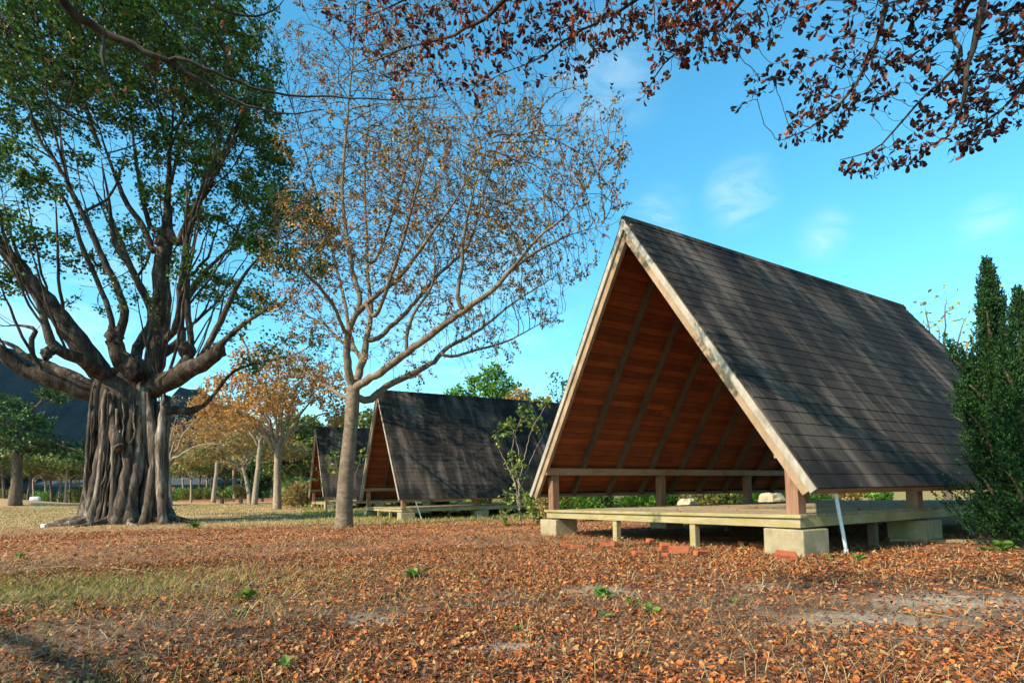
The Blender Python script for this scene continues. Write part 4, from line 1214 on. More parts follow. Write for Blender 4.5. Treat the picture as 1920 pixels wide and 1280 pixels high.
o = gen_tree('sparse_tree', 34, 10.0, 3.6, 0.2, [(1.2, 0, 6.4, 1.9, 1), (3.0, .8, 7.4, 1.7, 1), (0.2, -.8, 8.2, 1.8, 1), (4.2, -.5, 5.6, 1.4, .7), (-1.2, .5, 6.0, 1.5, .6)], M_BARK_PALE, M_LEAF_TAN, 200, 0.18, 0.8, limbs=8, lean=-0.3)
put(o, spot(319, 47), 0.0, 1.0, 'nearly bare pale tree just right of the fig trunk')
AG = 'autumn trees of the grove behind the rusty vase tree'
for i, (px, d, s_) in enumerate(((400, 60, 1.0), (560, 66, .8), (440, 74, 1.05))):
    o2 = copy_tree(autumn_proto)
    put(o2, spot(px, d), 1.1 * i, s_, 'far orange brown autumn tree in the grove behind the rusty vase tree', group=AG)
# dark layered tree on the left
o = gen_tree('layered_tree', 35, 10.5, 5.0, 0.38, [(1.2, 0, 5.0, 2.2, 1.3), (3.4, .6, 4.6, 1.7, 1.2), (4.8, -.3, 3.9, 1.2, .9), (-2.2, 0, 5.6, 2.2, 1.2), (-4.5, .5, 6.6, 2.0, 1.0), (0.5, 0, 6.7, 2.0, 1.1), (-1.5, .5, 8.2, 1.9, 1.0), (2.4, .2, 9.0, 1.4, .8), (-3.8, -.4, 4.4, 1.7, .9)], M_BARK_BROWN, M_LEAF_DARK, 330, 0.26, 6.0, limbs=12, squash=.42, max_h=3)
put(o, spot(30, 45), 0.2, 1.0, 'dark green layered tree with black trunk on the bank at far left')
# avenue
AV = 'rows of thin umbrella trees at the far side of the field'
pro = [gen_tree('avenue_tree', 40 + i, 6.0, 3.1, 0.13, [(-1.9, 0, 4.3, 1.4, 1), (0.2, .6, 5.0, 1.5, 1), (2.0, -.3, 4.2, 1.4, 1), (0.1, -1.2, 4.4, 1.2, .8)], M_BARK_PALE if i else M_BARK_BROWN, (M_LEAF_MID, M_LEAF_TAN, M_LEAF_MID)[i], 150, 0.26, 3.4, limbs=6, squash=.5, lean=(-.2, .2, .1)[i]) for i in range(3)]
used = set()
k_ = 0
for (px, d, s) in ((52, 66, 1.0), (64, 74, 1.0), (84, 80, 1.0), (97, 70, 1.05), (110, 76, 1.0), (122, 64, 1.0), (131, 72, 1.0), (345, 82, 1.0), (358, 64, 1.0), (375, 70, 1.05), (386, 78, 1.0), (396, 86, 1.0), (424, 80, 1.0), (452, 72, 1.1), (146, 84, 1.0), (8, 62, 1.1)):
    v = k_ % 3
    o = pro[v] if v not in used else copy_tree(pro[v])
    used.add(v)
    put(o, spot(px, d), random.uniform(0, 6.28), s * random.uniform(.92, 1.08), 'slender umbrella tree in the distant row beyond the field', group=AV)
    k_ += 1
# wood closing the far side
WD = 'trees of the wood behind the field'
wp = [gen_tree('woodland_tree', 50 + i, 9.5, 3.0, 0.28, [(-1.8, 0, 4.6, 2.0, 1), (0.4, .8, 6.6, 2.2, 1), (2.0, -.4, 4.8, 2.0, 1), (0, -1.5, 3.6, 1.8, 1), (0.2, 0, 8.3, 1.4, .7), (-0.6, 1.6, 3.0, 1.6, .7)], M_BARK_BROWN, (M_LEAF_DARK, M_LEAF_MID, M_LEAF_TAN)[i], 210, 0.36, 6.0, limbs=8, squash=.8, max_h=3, lspread=0.2) for i in range(3)]
wl_ = ['dark green round crowned tree in the wood behind the field', 'mid green bushy tree in the wood behind the field', 'tan brown bushy tree in the wood behind the field']
used = set()
WS = [(-160, 70, 1, 1.2), (-90, 80, 0, 1.3), (-20, 88, 2, 1.2), (35, 92, 0, 1.1), (90, 98, 1, 1.2), (140, 94, 2, 1.1), (190, 100, 0, 1.2), (245, 92, 1, 1.2), (300, 98, 2, 1.2), (345, 96, 1, 1.0), (392, 102, 1, 1.1), (440, 92, 0, .9), (480, 70, 0, .62), (510, 88, 1, 1.1), (545, 66, 1, 1.0), (575, 72, 1, 1.15), (600, 80, 2, 1.2), (640, 84, 1, 1.3), (690, 78, 1, 1.35), (735, 88, 1, 1.2),
      (800, 70, 0, .9), (1110, 64, 2, .9), (1180, 56, 1, .7), (1260, 60, 1, .8), (1350, 52, 0, .7), (1450, 58, 1, .8), (1560, 50, 1, .7), (1650, 54, 2, .8), (1800, 46, 1, .7), (1950, 50, 0, .8), (2060, 42, 1, .7), (2200, 44, 2, .7)]
for (px, d, v, s) in WS:
    o = wp[v] if v not in used else copy_tree(wp[v])
    used.add(v)
    put(o, spot(px, d), random.uniform(0, 6.28), s * random.uniform(.9, 1.1), wl_[v], group=WD)
# tall trees peering over the middle shelter
o = gen_tree('bamboo_clump', 61, 13.5, 6.0, 0.22, [(-2.6, 0, 10.4, 1.7, 1.2), (-0.6, .5, 12.2, 1.3, 1), (1.6, 0, 11.4, 2.2, 1.5), (0, 0, 9.4, 2.2, 1.2), (-1.5, .4, 8.0, 2.2, 1), (3.4, .5, 10.0, 1.7, 1.0), (1.0, -.6, 12.9, 1.3, .9)], M_BARK_BROWN, M_LEAF_BRIGHT, 300, 0.34, 6.0, limbs=9, max_h=3, lspread=0.18)
put(o, spot(910, 58), 0, 1.0, 'bright green feathery clump of tall bamboo rising behind the middle shelter roof')
o = gen_tree('amber_tree', 62, 12.0, 5.0, 0.22, [(-1.0, 0, 9.6, 1.5, 1), (0.9, .5, 9.2, 1.4, 1), (0, 0, 8.0, 1.8, 1), (2.1, 0, 8.4, 1.0, .7)], M_BARK_BROWN, M_LEAF_RUST, 200, 0.28, 3.0, limbs=6)
put(o, spot(1000, 54), 0, 1.0, 'amber brown tree top between the bamboo and the nearest shelter')
o = gen_tree('slender_tree', 63, 9.5, 4.0, 0.12, [(0, 0, 7.6, .9, 1), (0.2, .3, 6.4, .9, .8), (-.2, 0, 8.6, .6, .6)], M_BARK_BROWN, M_LEAF_SAP, 110, 0.2, 2.0, limbs=4)
put(o, spot(1052, 34), 0, .92, 'thin leafy tree top peeping beside the left edge of the nearest roof')

# sparse yellow-leaved trees behind the right end of the near roof
o = gen_tree('sparse_yellow_tree', 64, 9.0, 3.0, 0.12, [(-1.2, 0, 6.3, 1.2, 1), (0.2, .3, 7.3, 1.1, 1), (1.2, 0, 6.2, 1.1, .9), (0, -.5, 5.2, 1.2, .9)], M_BARK_BROWN, M_LEAF_YEL, 800, 0.17, 0.42, limbs=10, max_h=2, lspread=.05)
put(o, spot(1775, 20.5), 0, 1.0, 'thin twiggy tree with few yellow leaves behind the near roof, left of the juniper tip')
o2 = copy_tree(o)
put(o2, spot(1925, 20.0), 2.1, .97, 'thin twiggy tree with few yellow leaves at the right edge behind the junipers')


# ------------------------------------------------------------------ saplings
def sapling(name, label, px, d, stems, clumps, leafm, seed, per, leaf=0.11, dens=1.0, r=0.018):
    rs = np.random.RandomState(seed)
    p0 = spot(px, d)
    root = empty(name, p0); tag(root, label, 'sapling')
    sk = Skel()
    b = sk.add(p0 - np.array([0, 0, 0.1]), -1, r * 1.5)
    b2 = sk.add(p0 + np.array([0, 0, 0.12]), b, r * 1.4)
    for st in stems:
        sk.limb([at(x, y, d + dd) for (x, y, dd) in st], [r, r * .8, r * .5, r * .35], b2, step=.12, wob=.4, rs=rs)
    hand = len(sk.p)
    AT = np.vstack([ball(at(x, y, d + dd), R * d / F, max(3, int(n * dens)), rs) for (x, y, R, n, dd) in clumps])
    sk.colonize(AT, 1.5, .10, .07, 40, trop=(0, 0, .1), seeds=range(2, hand), jitter=.2, rs=rs, inertia=.6)
    sk.finish(tip=.003, e=2.4)
    mb = MB(); sk.mesh(mb); t = mb.build('stem', M_BARK_PALE, root, smooth=True); t.location = Vector(-p0)
    pos, ax = leaf_sites(sk, 2, per, rs, .03, 1.0)
    mb = MB(); leaves(mb, pos - p0, ax, rs.uniform(leaf * .7, leaf * 1.2, len(pos)), .8, rs=rs, up=np.array([0, 0, 1.0]))
    mb.build('foliage', leafm, root)


sapling('leafy_sapling', 'many stemmed sapling with yellow green top leaves between the middle and nearest shelters', 975, 15,
        [[(968, 920, 0), (960, 870, 0), (965, 815, .1), (985, 770, .1)], [(968, 920, .1), (955, 880, .2), (940, 850, .3)], [(972, 910, -.1), (985, 850, -.3), (1000, 800, -.4), (1030, 750, -.5)], [(970, 900, .2), (972, 850, .5), (960, 800, .6), (945, 800, .7)], [(975, 925, .2), (992, 870, .4), (1020, 810, .5)]],
        [(990, 775, 22, 22, .1), (1005, 790, 18, 16, 0), (962, 800, 20, 20, .2), (940, 812, 16, 14, .5), (930, 815, 10, 8, .6), (965, 870, 22, 22, .1), (980, 885, 15, 10, 0), (955, 935, 18, 14, 0), (985, 945, 22, 20, 0), (960, 965, 22, 16, 0), (1000, 965, 18, 12, .1), (1015, 760, 14, 6, -.4)], M_LEAF_SAP, 71, 3.4, 0.12, dens=1.9)
sapling('yellow_sapling', 'low sapling with large yellow leaves in front of the farthest shelter', 612, 24,
        [[(610, 920, 0), (600, 890, 0), (590, 875, .1)], [(612, 915, 0), (618, 885, 0), (612, 865, .1)], [(614, 920, .1), (626, 890, .1), (622, 868, .1)]],
        [(592, 882, 9, 6, 0), (610, 870, 10, 7, 0), (622, 878, 8, 5, 0), (602, 900, 12, 5, 0), (568, 890, 5, 2, .2)], M_LEAF_YEL, 72, 0.7, 0.22, r=.015)
sapling('green_sapling', 'green sapling partly behind the slim autumn trunk', 645, 22,
        [[(640, 920, 0), (632, 880, 0), (628, 850, .1)], [(650, 915, 0), (668, 885, 0), (678, 850, .1)]],
        [(630, 852, 12, 12, 0), (622, 870, 12, 10, 0), (640, 880, 14, 8, 0), (678, 850, 10, 9, 0), (672, 870, 8, 5, 0)], M_LEAF_SAP, 73, 2.0, 0.2, r=.015)


# ------------------------------------------------------------------ junipers on the right
def juniper(px, d, H, Rb, seed, label, lobes):
    rs = np.random.RandomState(seed)
    p0 = spot(px, d)
    root = empty('juniper', p0); tag(root, label, 'juniper', 'dark junipers beside the nearest shelter')
    sk = Skel()
    nodes = sk.limb([(0, 0, -.1), (0, 0, H * .5), (0, 0, H * .92)], [.11, .07, .02], step=.2, rs=rs)
    P, Ax, Sz = [], [], []
    # plumes: upright tufts spread over a ragged column
    n = int(290 * Rb * H)
    for i in range(n):
        z = H * (rs.rand() ** 1.15) * 0.97 + 0.05
        f = z / H
        a = rs.uniform(0, 6.283)
        rr = Rb * (1 - f) ** 1.05 * (0.75 + 0.25 * math.sin(f * 17 + seed)) * min(1, 0.35 + 2.0 * f) * (0.82 + 0.3 * math.sin(5 * a + 11 * f)) + 0.02
        lob = 1 + 0.35 * math.sin(3 * a + 6 * f + seed) * (1 - f)
        q = rs.rand() ** 0.45
        c = np.array([math.cos(a) * rr * q * lob, math.sin(a) * rr * q * lob, z])
        P.append(c); Ax.append([math.cos(a) * .75 * (1 - f) ** .7, math.sin(a) * .75 * (1 - f) ** .7, 1.0])
    lobes = list(lobes) + [(math.cos(q) * Rb * rs.uniform(.45, .75), math.sin(q) * Rb * rs.uniform(.45, .75), H * rs.uniform(.15, .6), .07, 22, 0, rs.uniform(.35, .6)) for q in rs.uniform(0, 6.283, 16)]
    for (lx, ly, lz, lr, ln, dx, dz) in lobes:      # side plumes that stick out
        for t in rs.rand(ln):
            c = np.array([lx * t, ly * t, lz + dz * t]) + rs.normal(0, lr * (1.05 - t), 3)
            P.append(c); Ax.append([lx * .5, ly * .5, dz + .5])
        sk.limb([(lx * .5, ly * .5, lz + dz * .5), (lx * .95, ly * .95, lz + dz * .95)], [.03, .02, .008], nodes[min(len(nodes) - 1, int(lz / .2))], step=.15, rs=rs)
    P = np.array(P); Ax = unit(np.array(Ax))
    per = 60
    base = np.repeat(P, per, 0); ax = np.repeat(Ax, per, 0)
    t = rs.rand(len(base), 1)
    L = 0.36
    pos = base + ax * t * L + rs.normal(0, .019, base.shape) * (1.15 - t)
    ax2 = unit(ax + rs.normal(0, .55, ax.shape))
    mb = MB(); leaves(mb, pos, ax2, rs.uniform(.026, .052, len(pos)), .36, rs=rs)
    sk.finish(tip=.004)
    b = MB(); sk.mesh(b); b.build('trunk', M_BARK_BROWN, root, smooth=True)
    mb.build('foliage', M_LEAF_JUN, root)


juniper(1880, 7.5, 3.66, .76, 81, 'taller dark juniper hiding the far right end of the nearest shelter', [(-.50, .1, 2.0, .10, 60, 0, .6), (-.56, -.1, 1.35, .13, 70, 0, .55), (-.3, -.3, 2.5, .08, 34, 0, .65), (.5, .1, 1.6, .14, 60, 0, .5), (.2, -.4, 1.2, .14, 50, 0, .5)])
juniper(1936, 7.0, 3.02, .72, 82, 'shorter dark juniper at the right edge, beside the taller one', [(-.36, -.1, 1.7, .10, 40, 0, .6), (.4, 0, 1.3, .13, 60, 0, .5), (-.2, -.4, .9, .13, 50, 0, .4), (.1, -.3, 2.1, .09, 40, 0, .6)])


# ------------------------------------------------------------------ undergrowth behind the near shelter
SH = 'low shrubs behind the nearest shelter'
def shrub_proto(seed, leafm, leaf=.12):
    rs = np.random.RandomState(seed)
    root = empty('shrub', (0, 0, 0))
    P = np.vstack([ball((rs.normal(0, .35), rs.normal(0, .35), rs.uniform(.15, .65)), rs.uniform(.25, .42), 260, rs, .3) for _ in range(6)])
    P = P[P[:, 2] > 0.02]
    mb = MB(); leaves(mb, P, unit(P * [1, 1, .4] + rs.normal(0, .4, P.shape) + [0, 0, .3]), rs.uniform(leaf * .7, leaf * 1.2, len(P)), .7, rs=rs, up=np.array([0, 0, 1.]))
    mb.build('foliage', leafm, root)
    mb = MB()
    for i in range(9):
        q = P[rs.randint(len(P))]
        mb.tube([(q[0] * .1, q[1] * .1, -.05), (q[0] * .5, q[1] * .5, q[2] * .5), tuple(q)], [.012, .009, .004], 4)
    mb.build('stem', M_BARK_BROWN, root)
    return root
sp_ = [shrub_proto(90, M_LEAF_BRIGHT), shrub_proto(91, M_LEAF_MID), shrub_proto(92, M_LEAF_TAN)]
sl_ = ['bright green low shrub behind the raised deck of the nearest shelter', 'olive green low shrub behind the raised deck of the nearest shelter', 'dry tan low shrub behind the raised deck of the nearest shelter']
used = set(); rs_ = np.random.RandomState(4)
for i in range(34):
    v = int(rs_.choice(3, p=[.45, .35, .2]))
    u, w = -5.0 - rs_.rand() * 4.0, 3.6 + i * .5 + rs_.normal(0, .5)
    p = to_world(P1, u, w); p[2] = g1(p[0], p[1])
    o = sp_[v] if v not in used else copy_tree(sp_[v]); used.add(v)
    put(o, p, rs_.uniform(0, 6.28), rs_.uniform(.8, 1.35), sl_[v], 'shrub', SH)
# bushes near the far shelters
BS = 'bushes round the two farther shelters'
for (px, d, v, s) in ((560, 44, 1, 2.0), (574, 40, 2, 1.9), (548, 52, 0, 2.2), (585, 50, 1, 2.6), (690, 40, 0, 1.0), (760, 40, 1, 1.0), (830, 38, 0, 1.0), (900, 36, 1, 1.0), (960, 34, 0, 1.0), (1030, 32, 1, 1.0), (1090, 30, 2, 1.0)):
    o = copy_tree(sp_[v])
    put(o, spot(px, d), rs_.uniform(0, 6.28), s, ['bright green bush near the two farther shelters', 'olive bush near the two farther shelters', 'dry tan bush near the two farther shelters'][v], 'bush', BS)


HG = 'hedge of bushes along the far edge of the field'
for i in range(22):
    px = (20 + i * 21) if i < 10 else (300 + (i - 10) * 17)
    v = int(rs_.choice(3, p=[.3, .5, .2]))
    o = copy_tree(sp_[v])
    put(o, spot(px + rs_.uniform(-6, 6), rs_.uniform(70, 84)), rs_.uniform(0, 6.28), rs_.uniform(1.3, 2.4), ['bright green bush in the hedge before the far teal shed', 'olive bush in the hedge before the far teal shed', 'tan bush in the hedge before the far teal shed'][v], 'bush', HG)


# ------------------------------------------------------------------ far buildings
def shed():
    M_TEAL = plain_mat('teal_paint', (0.015, 0.13, 0.13), .6, .2, 3)
    M_ROOFD = plain_mat('dark_sheet_roof', (0.05, 0.055, 0.06), .6, .3, 4)
    M_DOOR = plain_mat('dark_shed_door', (0.03, 0.035, 0.035), .7, .3)  # near-black colour for the row of doors
    d = 88
    a = spot(-40, d); b = spot(440, d)
    root = empty('teal_shed', ((a[0] + b[0]) / 2, d, a[2]))
    tag(root, 'long low teal shed with dark roof beyond the far tree rows', 'shed')
    hw = (b[0] - a[0]) / 2
    mb = MB(); mb.box((-hw, 0, -.5), (hw, 5, 2.6)); mb.build('wall', M_TEAL, root)
    mb = MB(); mb.add([(-hw - .5, -.8, 2.5), (hw + .5, -.8, 2.5), (hw + .5, 2.5, 3.6), (-hw - .5, 2.5, 3.6), (-hw - .5, 5.8, 2.5), (hw + .5, 5.8, 2.5),
                      (-hw - .5, -.8, 2.62), (hw + .5, -.8, 2.62), (hw + .5, 2.5, 3.75), (-hw - .5, 2.5, 3.75), (-hw - .5, 5.8, 2.62), (hw + .5, 5.8, 2.62)],
                     [[6, 7, 8, 9], [9, 8, 11, 10], [0, 3, 2, 1], [3, 4, 5, 2], [0, 1, 7, 6], [4, 10, 11, 5], [0, 6, 9, 3], [3, 9, 10, 4], [1, 2, 8, 7], [2, 5, 11, 8]])
    mb.build('roof', M_ROOFD, root)
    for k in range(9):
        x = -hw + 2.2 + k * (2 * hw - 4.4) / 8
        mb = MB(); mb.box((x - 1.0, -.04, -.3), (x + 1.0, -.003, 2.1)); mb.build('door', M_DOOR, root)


shed()


M_DULL = concrete_mat('dull_brick', (0.14, 0.05, 0.032), (0.24, 0.085, 0.05))


def low_wall():
    a, b = spot(335, 68), spot(530, 62)
    dv = b - a; L = np.linalg.norm(dv[:2]); ang = math.atan2(dv[1], dv[0])
    root = empty('brick_wall', ((a[0] + b[0]) / 2, (a[1] + b[1]) / 2, (a[2] + b[2]) / 2), ang)
    tag(root, 'low red brick wall along the far edge of the field', 'wall')
    mb = MB(); mb.box((-L / 2, -.12, -.3), (L / 2, .12, .26)); mb.build('wall', M_DULL, root, bevel=.01)
    mb = MB(); mb.box((-L / 2 - .03, -.16, .263), (L / 2 + .03, .16, .32)); mb.build('coping', M_DULL, root, bevel=.01)
low_wall()


def bench():
    p = spot(434, 56)
    root = empty('park_bench', p, .1); tag(root, 'small dark bench at the far edge of the field', 'bench')
    M = plain_mat('dark_bench_wood', (.05, .035, .03), .7)
    mb = MB(); mb.box((-1.2, -.25, .42), (1.2, .25, .5)); mb.build('seat', M, root, bevel=.01)
    for x in (-.9, .9):
        mb = MB(); mb.box((x - .12, -.22, -.2), (x + .12, .22, .417)); mb.build('leg', M, root, bevel=.01)
bench()


# ------------------------------------------------------------------ rocks, blocks and bricks
def rock(name, label, cat, p, dims, mat, seed, rz=0, group=None, n=3):
    rs = np.random.RandomState(seed)
    th = np.linspace(0, 2 * math.pi, 12, endpoint=False); ph = np.linspace(-1.5, 1.5, 8)
    V = np.array([[math.cos(b) * math.cos(a), math.cos(b) * math.sin(a), math.sin(b)] for b in ph for a in th])
    e = 0.45
    V = np.sign(V) * np.abs(V) ** e
    V = V * (1 + rs.normal(0, .05, (len(V), 1))) * np.array(dims) * .5
    i = np.arange(7)[:, None] * 12; j = np.arange(12)[None, :]
    mb = MB(); mb.add(V, np.stack([i + j, i + (j + 1) % 12, i + 12 + (j + 1) % 12, i + 12 + j], -1).reshape(-1, 4))
    o = mb.build(name, mat, smooth=False)
    o.location = Vector((p[0], p[1], p[2] + dims[2] * .35)); o.rotation_euler = (0, 0, rz)
    return tag(o, label, cat, group)


M_PALE = concrete_mat('pale_stone', (.30, .24, .15), (.46, .38, .25), (.24, .2, .1))
p = to_world(P1, -4.1, 9.4); p[2] = g1(p[0], p[1])
rock('stone_block', 'pale squarish stone block behind the deck, right beside the right front post', 'stone', p, (.72, .6, .86), M_PALE, 1, .4)
p = to_world(P1, -4.6, 6.2); p[2] = g1(p[0], p[1])
rock('stone_block', 'pale low stone behind the deck, beside the second left post', 'stone', p, (.62, .46, .72), M_PALE, 2, .9)
p = at(82, 978, 18.2); p[2] = g1(p[0], p[1])
rock('white_stone', 'small white stone on the field left of the fig', 'stone', p, (.15, .12, .13), plain_mat('white_stone', (.7, .68, .62), .8), 3)
p = spot(66, 50); p[2] = g1(p[0], p[1])
rock('white_sack', 'white sack lying on the bank under the dark layered tree', 'sack', p, (.8, .4, .4), plain_mat('white_cloth', (.5, .52, .54), .8), 4, .2)


def ground_at(px, py):
    """point of the terrain seen at a pixel"""
    a = at(px, py, 1.0) - np.array([0, 0, CAMH])
    t = 1.0
    for _ in range(400):
        p = np.array([0, 0, CAMH]) + a * t
        if p[2] <= g1(p[0], p[1]): break
        t += .04
    p[2] = g1(p[0], p[1])
    return p


BG = 'loose red bricks in front of the nearest deck'
BL = ['flat red brick half sunk left of the first stilt', 'red brick lying just left below the first stilt', 'small broken red brick right of the first stilt', 'upright broken brick at the left of the brick pile', 'large bright red brick at the right of the brick pile',
      'small brick chip in front of the brick pile', 'long red brick lying right below the second stilt', 'pinkish brick against the left side of the near footing', 'worn red brick fallen in front of the near footing', 'faded brick between the first stilt and the pile', 'dark red brick far left of the first stilt', 'crumbled orange brick between second stilt and footing']
for i, (px, py, lx, ly, lz, rz, tl) in enumerate(((1086, 1030, .23, .10, .05, .2, .1), (1140, 1026, .22, .11, .09, -.2, 0), (1219, 1019, .11, .10, .07, .5, .2), (1247, 1036, .13, .10, .11, .1, .3), (1273, 1040, .24, .11, .10, -.25, .05),
                                       (1251, 1048, .08, .07, .06, .7, 0), (1316, 1043, .23, .08, .06, .5, .1), (1420, 1031, .17, .10, .08, .1, .2), (1474, 1053, .22, .12, .09, -.3, .35), (1200, 1043, .18, .1, .05, .3, .1), (1062, 1026, .18, .09, .05, .1, 0), (1391, 1026, .14, .09, .07, .9, .25))):
    p = ground_at(px, py)
    mb = MB(); mb.box((-lx / 2, -ly / 2, -lz / 2), (lx / 2, ly / 2, lz / 2), jit=.008)
    o = mb.build('loose_brick', M_BRICK, bevel=.008)
    o.location = (p[0], p[1], p[2] + lz * .5 + .012); o.rotation_euler = (tl, tl * .4, rz)
    tag(o, BL[i], 'brick', BG)

# plank lying under the right side of the near deck, and a fallen timber
p = ground_at(1770, 1018)
mb = MB(); mb.box((-.7, -.12, 0), (.7, .12, .05)); o = mb.build('fallen_board', M_DECK, bevel=.006); o.location = p + np.array([0, 0, .01]); o.rotation_euler = (0, .02, -.35)
tag(o, 'mossy board lying on the ground right of the middle side footing', 'board')


# ------------------------------------------------------------------ ground cover
def soft(x, y, s, o):
    return 0.5 + 0.5 * np.sin(x * s + o + 1.7 * np.sin(y * s * .8 + o * 2)) * np.sin(y * s * 1.2 - o + 1.3 * np.sin(x * s * .7))


def in_block(x, y):
    """true under the near shelter's footings"""
    c, s = math.cos(P1['yaw']), math.sin(P1['yaw'])
    dx, dy = x - P1['x'], y - P1['y']
    u = c * dx - s * dy; v = s * dx + c * dy
    return (np.abs(u) < 2.2) & (v > .8) & (v < 9)


def bare(x, y):
    """0..1, strength of bare earth patches"""
    b = np.zeros_like(x)
    for (px, py, rx, ry) in ((1640, 1165, .7, .26), (1790, 1130, .75, .35), (1440, 1100, .35, .2), (700, 1165, .25, .25), (960, 1215, .30, .14), (1130, 1105, .35, .3), (1720, 1195, .35, .12)):
        p = ground_at(px, py)
        b = np.maximum(b, np.exp(-(((x - p[0]) / rx) ** 2 + ((y - p[1]) / ry) ** 2)))
    return b


M_LITTER = leaf_mat('fallen_leaf', [(0.0, (0.035, 0.014, 0.010)), (0.22, (0.12, 0.036, 0.018)), (0.42, (0.23, 0.07, 0.022)), (0.62, (0.43, 0.108, 0.024)), (0.78, (0.53, 0.175, 0.036)), (0.9, (0.42, 0.26, 0.11)), (1.0, (0.17, 0.105, 0.07))], 0.10, 0.65, 0.2, 1.6, 0.2)
M_STRAW = leaf_mat('dry_straw', [(0.0, (0.14, 0.08, 0.035)), (0.5, (0.28, 0.18, 0.075)), (1.0, (0.46, 0.34, 0.16))], 0.1, 0.7, 0.2, 1.0, 0.2)
M_GRASS = leaf_mat('grass_blade', [(0.0, (0.09, 0.115, 0.02)), (0.45, (0.19, 0.235, 0.04)), (0.75, (0.34, 0.28, 0.09)), (1.0, (0.46, 0.34, 0.15))], 0.3, 0.6, 0.35, 0.5, 0.2)
M_DEBRIS = leaf_mat('brown_debris', [(0.0, (0.04, 0.022, 0.014)), (0.5, (0.13, 0.07, 0.04)), (0.85, (0.26, 0.15, 0.08)), (1.0, (0.38, 0.26, 0.15))], 0, 0.8, 0.2, 1.0, 0.1)
M_DRYGRASS = leaf_mat('dry_grass_blade', [(0.0, (0.13, 0.12, 0.035)), (0.3, (0.30, 0.22, 0.09)), (0.7, (0.48, 0.34, 0.15)), (1.0, (0.56, 0.42, 0.22))], 0.2, 0.7, 0.35, 0.4, 0.2)
M_GREEN = leaf_mat('weed_leaf', [(0.0, (0.03, 0.08, 0.010)), (0.5, (0.07, 0.16, 0.02)), (1.0, (0.16, 0.25, 0.035))], 0.3, 0.45, 0.2, 2.0)


def scatter(n, d0, d1, ang0, ang1, rs, power=1.0):
    """points in a fan in front of the camera, even in area when power = 1/2"""
    d = d0 + (d1 - d0) * rs.rand(n) ** power
    a = rs.uniform(ang0, ang1, n)
    return np.sin(a) * d, np.cos(a) * d


def build_litter():
    rs = np.random.RandomState(101)
    mb = MB()
    for (n, d0, d1, s0, s1, tmpl, pw) in ((85000, .9, 4.0, .012, .043, 1, .62), (150000, 3.6, 9.0, .016, .046, 0, .6), (100000, 8.0, 20.0, .026, .062, 0, .6)):
        x, y = scatter(n, d0, d1, -.95, .95, rs, pw)
        dens = np.clip(.22 + 1.15 * soft(x, y, .9, .3) * (.35 + .9 * soft(x, y, 2.3, 1.1)), 0, 1) * (1 - .8 * bare(x, y))
        far = np.clip((y - 15.5) / 4.0, 0, 1)
        dens = dens * (1 - .85 * far)
        gl = np.exp(-(((x + 4.4) / 1.7) ** 2 + ((y - 4.9) / .6) ** 2))       # grassy strip at left
        dens = dens * (1 - .8 * gl)
        m = (rs.rand(n) < dens) & ~in_block(x, y)
        x, y = x[m], y[m]; k = len(x)
        z = gz(x, y) + rs.uniform(.002, .026, k)
        pos = np.stack([x, y, z], 1)
        ax = np.stack([rs.normal(0, 1, k), rs.normal(0, 1, k), rs.normal(.03, .22, k)], 1)
        leaves(mb, pos, ax, s0 + (s1 - s0) * rs.rand(k) ** 1.4, rs.uniform(.35, 1.0, k), template=(LEAF_OBOVATE if tmpl else LEAF_DIAMOND), rs=rs, up=np.array([0, 0, 1.0]), curl=rs.uniform(-.8, 1.6, k))
    tag(mb.build('leaf_litter', M_LITTER), kind='stuff')
    LOG.append(('litter', mb.n, 0))


def blade(mb, pos, h, w, lean, rs, flat=False):
    n = len(pos)
    a = rs.uniform(0, 6.283, n)
    dirv = np.stack([np.cos(a), np.sin(a), np.zeros(n)], 1)
    side = np.stack([-np.sin(a), np.cos(a), np.zeros(n)], 1)
    up = np.array([0, 0, 1.0])
    l = np.asarray(lean).reshape(-1, 1)
    tip = unit(dirv * l + up * (1 - l) + 1e-6)
    mid = pos + unit(dirv * l * .6 + up * (1 - l * .6)) * h[:, None] * .5
    top = mid + tip * h[:, None] * .5
    V = np.stack([pos - side * w[:, None], pos + side * w[:, None], mid + side * w[:, None] * .8, mid - side * w[:, None] * .8, top], 1).reshape(-1, 3)
    o = (np.arange(n) * 5)[:, None]
    mb.add(V, np.array([[0, 1, 2, 3]]) + o, np.array([[3, 2, 4]]) + o)


def build_straw():
    rs = np.random.RandomState(102)
    mb = MB()
    for (n, d0, d1, pw, w0) in ((6000, .9, 4.5, .6, .0011), (22000, 4, 11, .6, .0022), (26000, 10, 26, .6, .006)):
        x, y = scatter(n, d0, d1, -.95, .95, rs, pw)
        den = np.clip(soft(x, y, .7, 2.0) * 1.1 - .1, .12, 1)
        m = (rs.rand(n) < den) & ~in_block(x, y)
        x, y = x[m], y[m]; k = len(x)
        pos = np.stack([x, y, gz(x, y) + rs.uniform(.004, .03, k)], 1)
        blade(mb, pos, rs.uniform(.06, .26, k), np.full(k, w0) * rs.uniform(.6, 1.3, k), rs.uniform(.985, 1.0, k), rs)
    tag(mb.build('dry_straw', M_STRAW), kind='stuff')


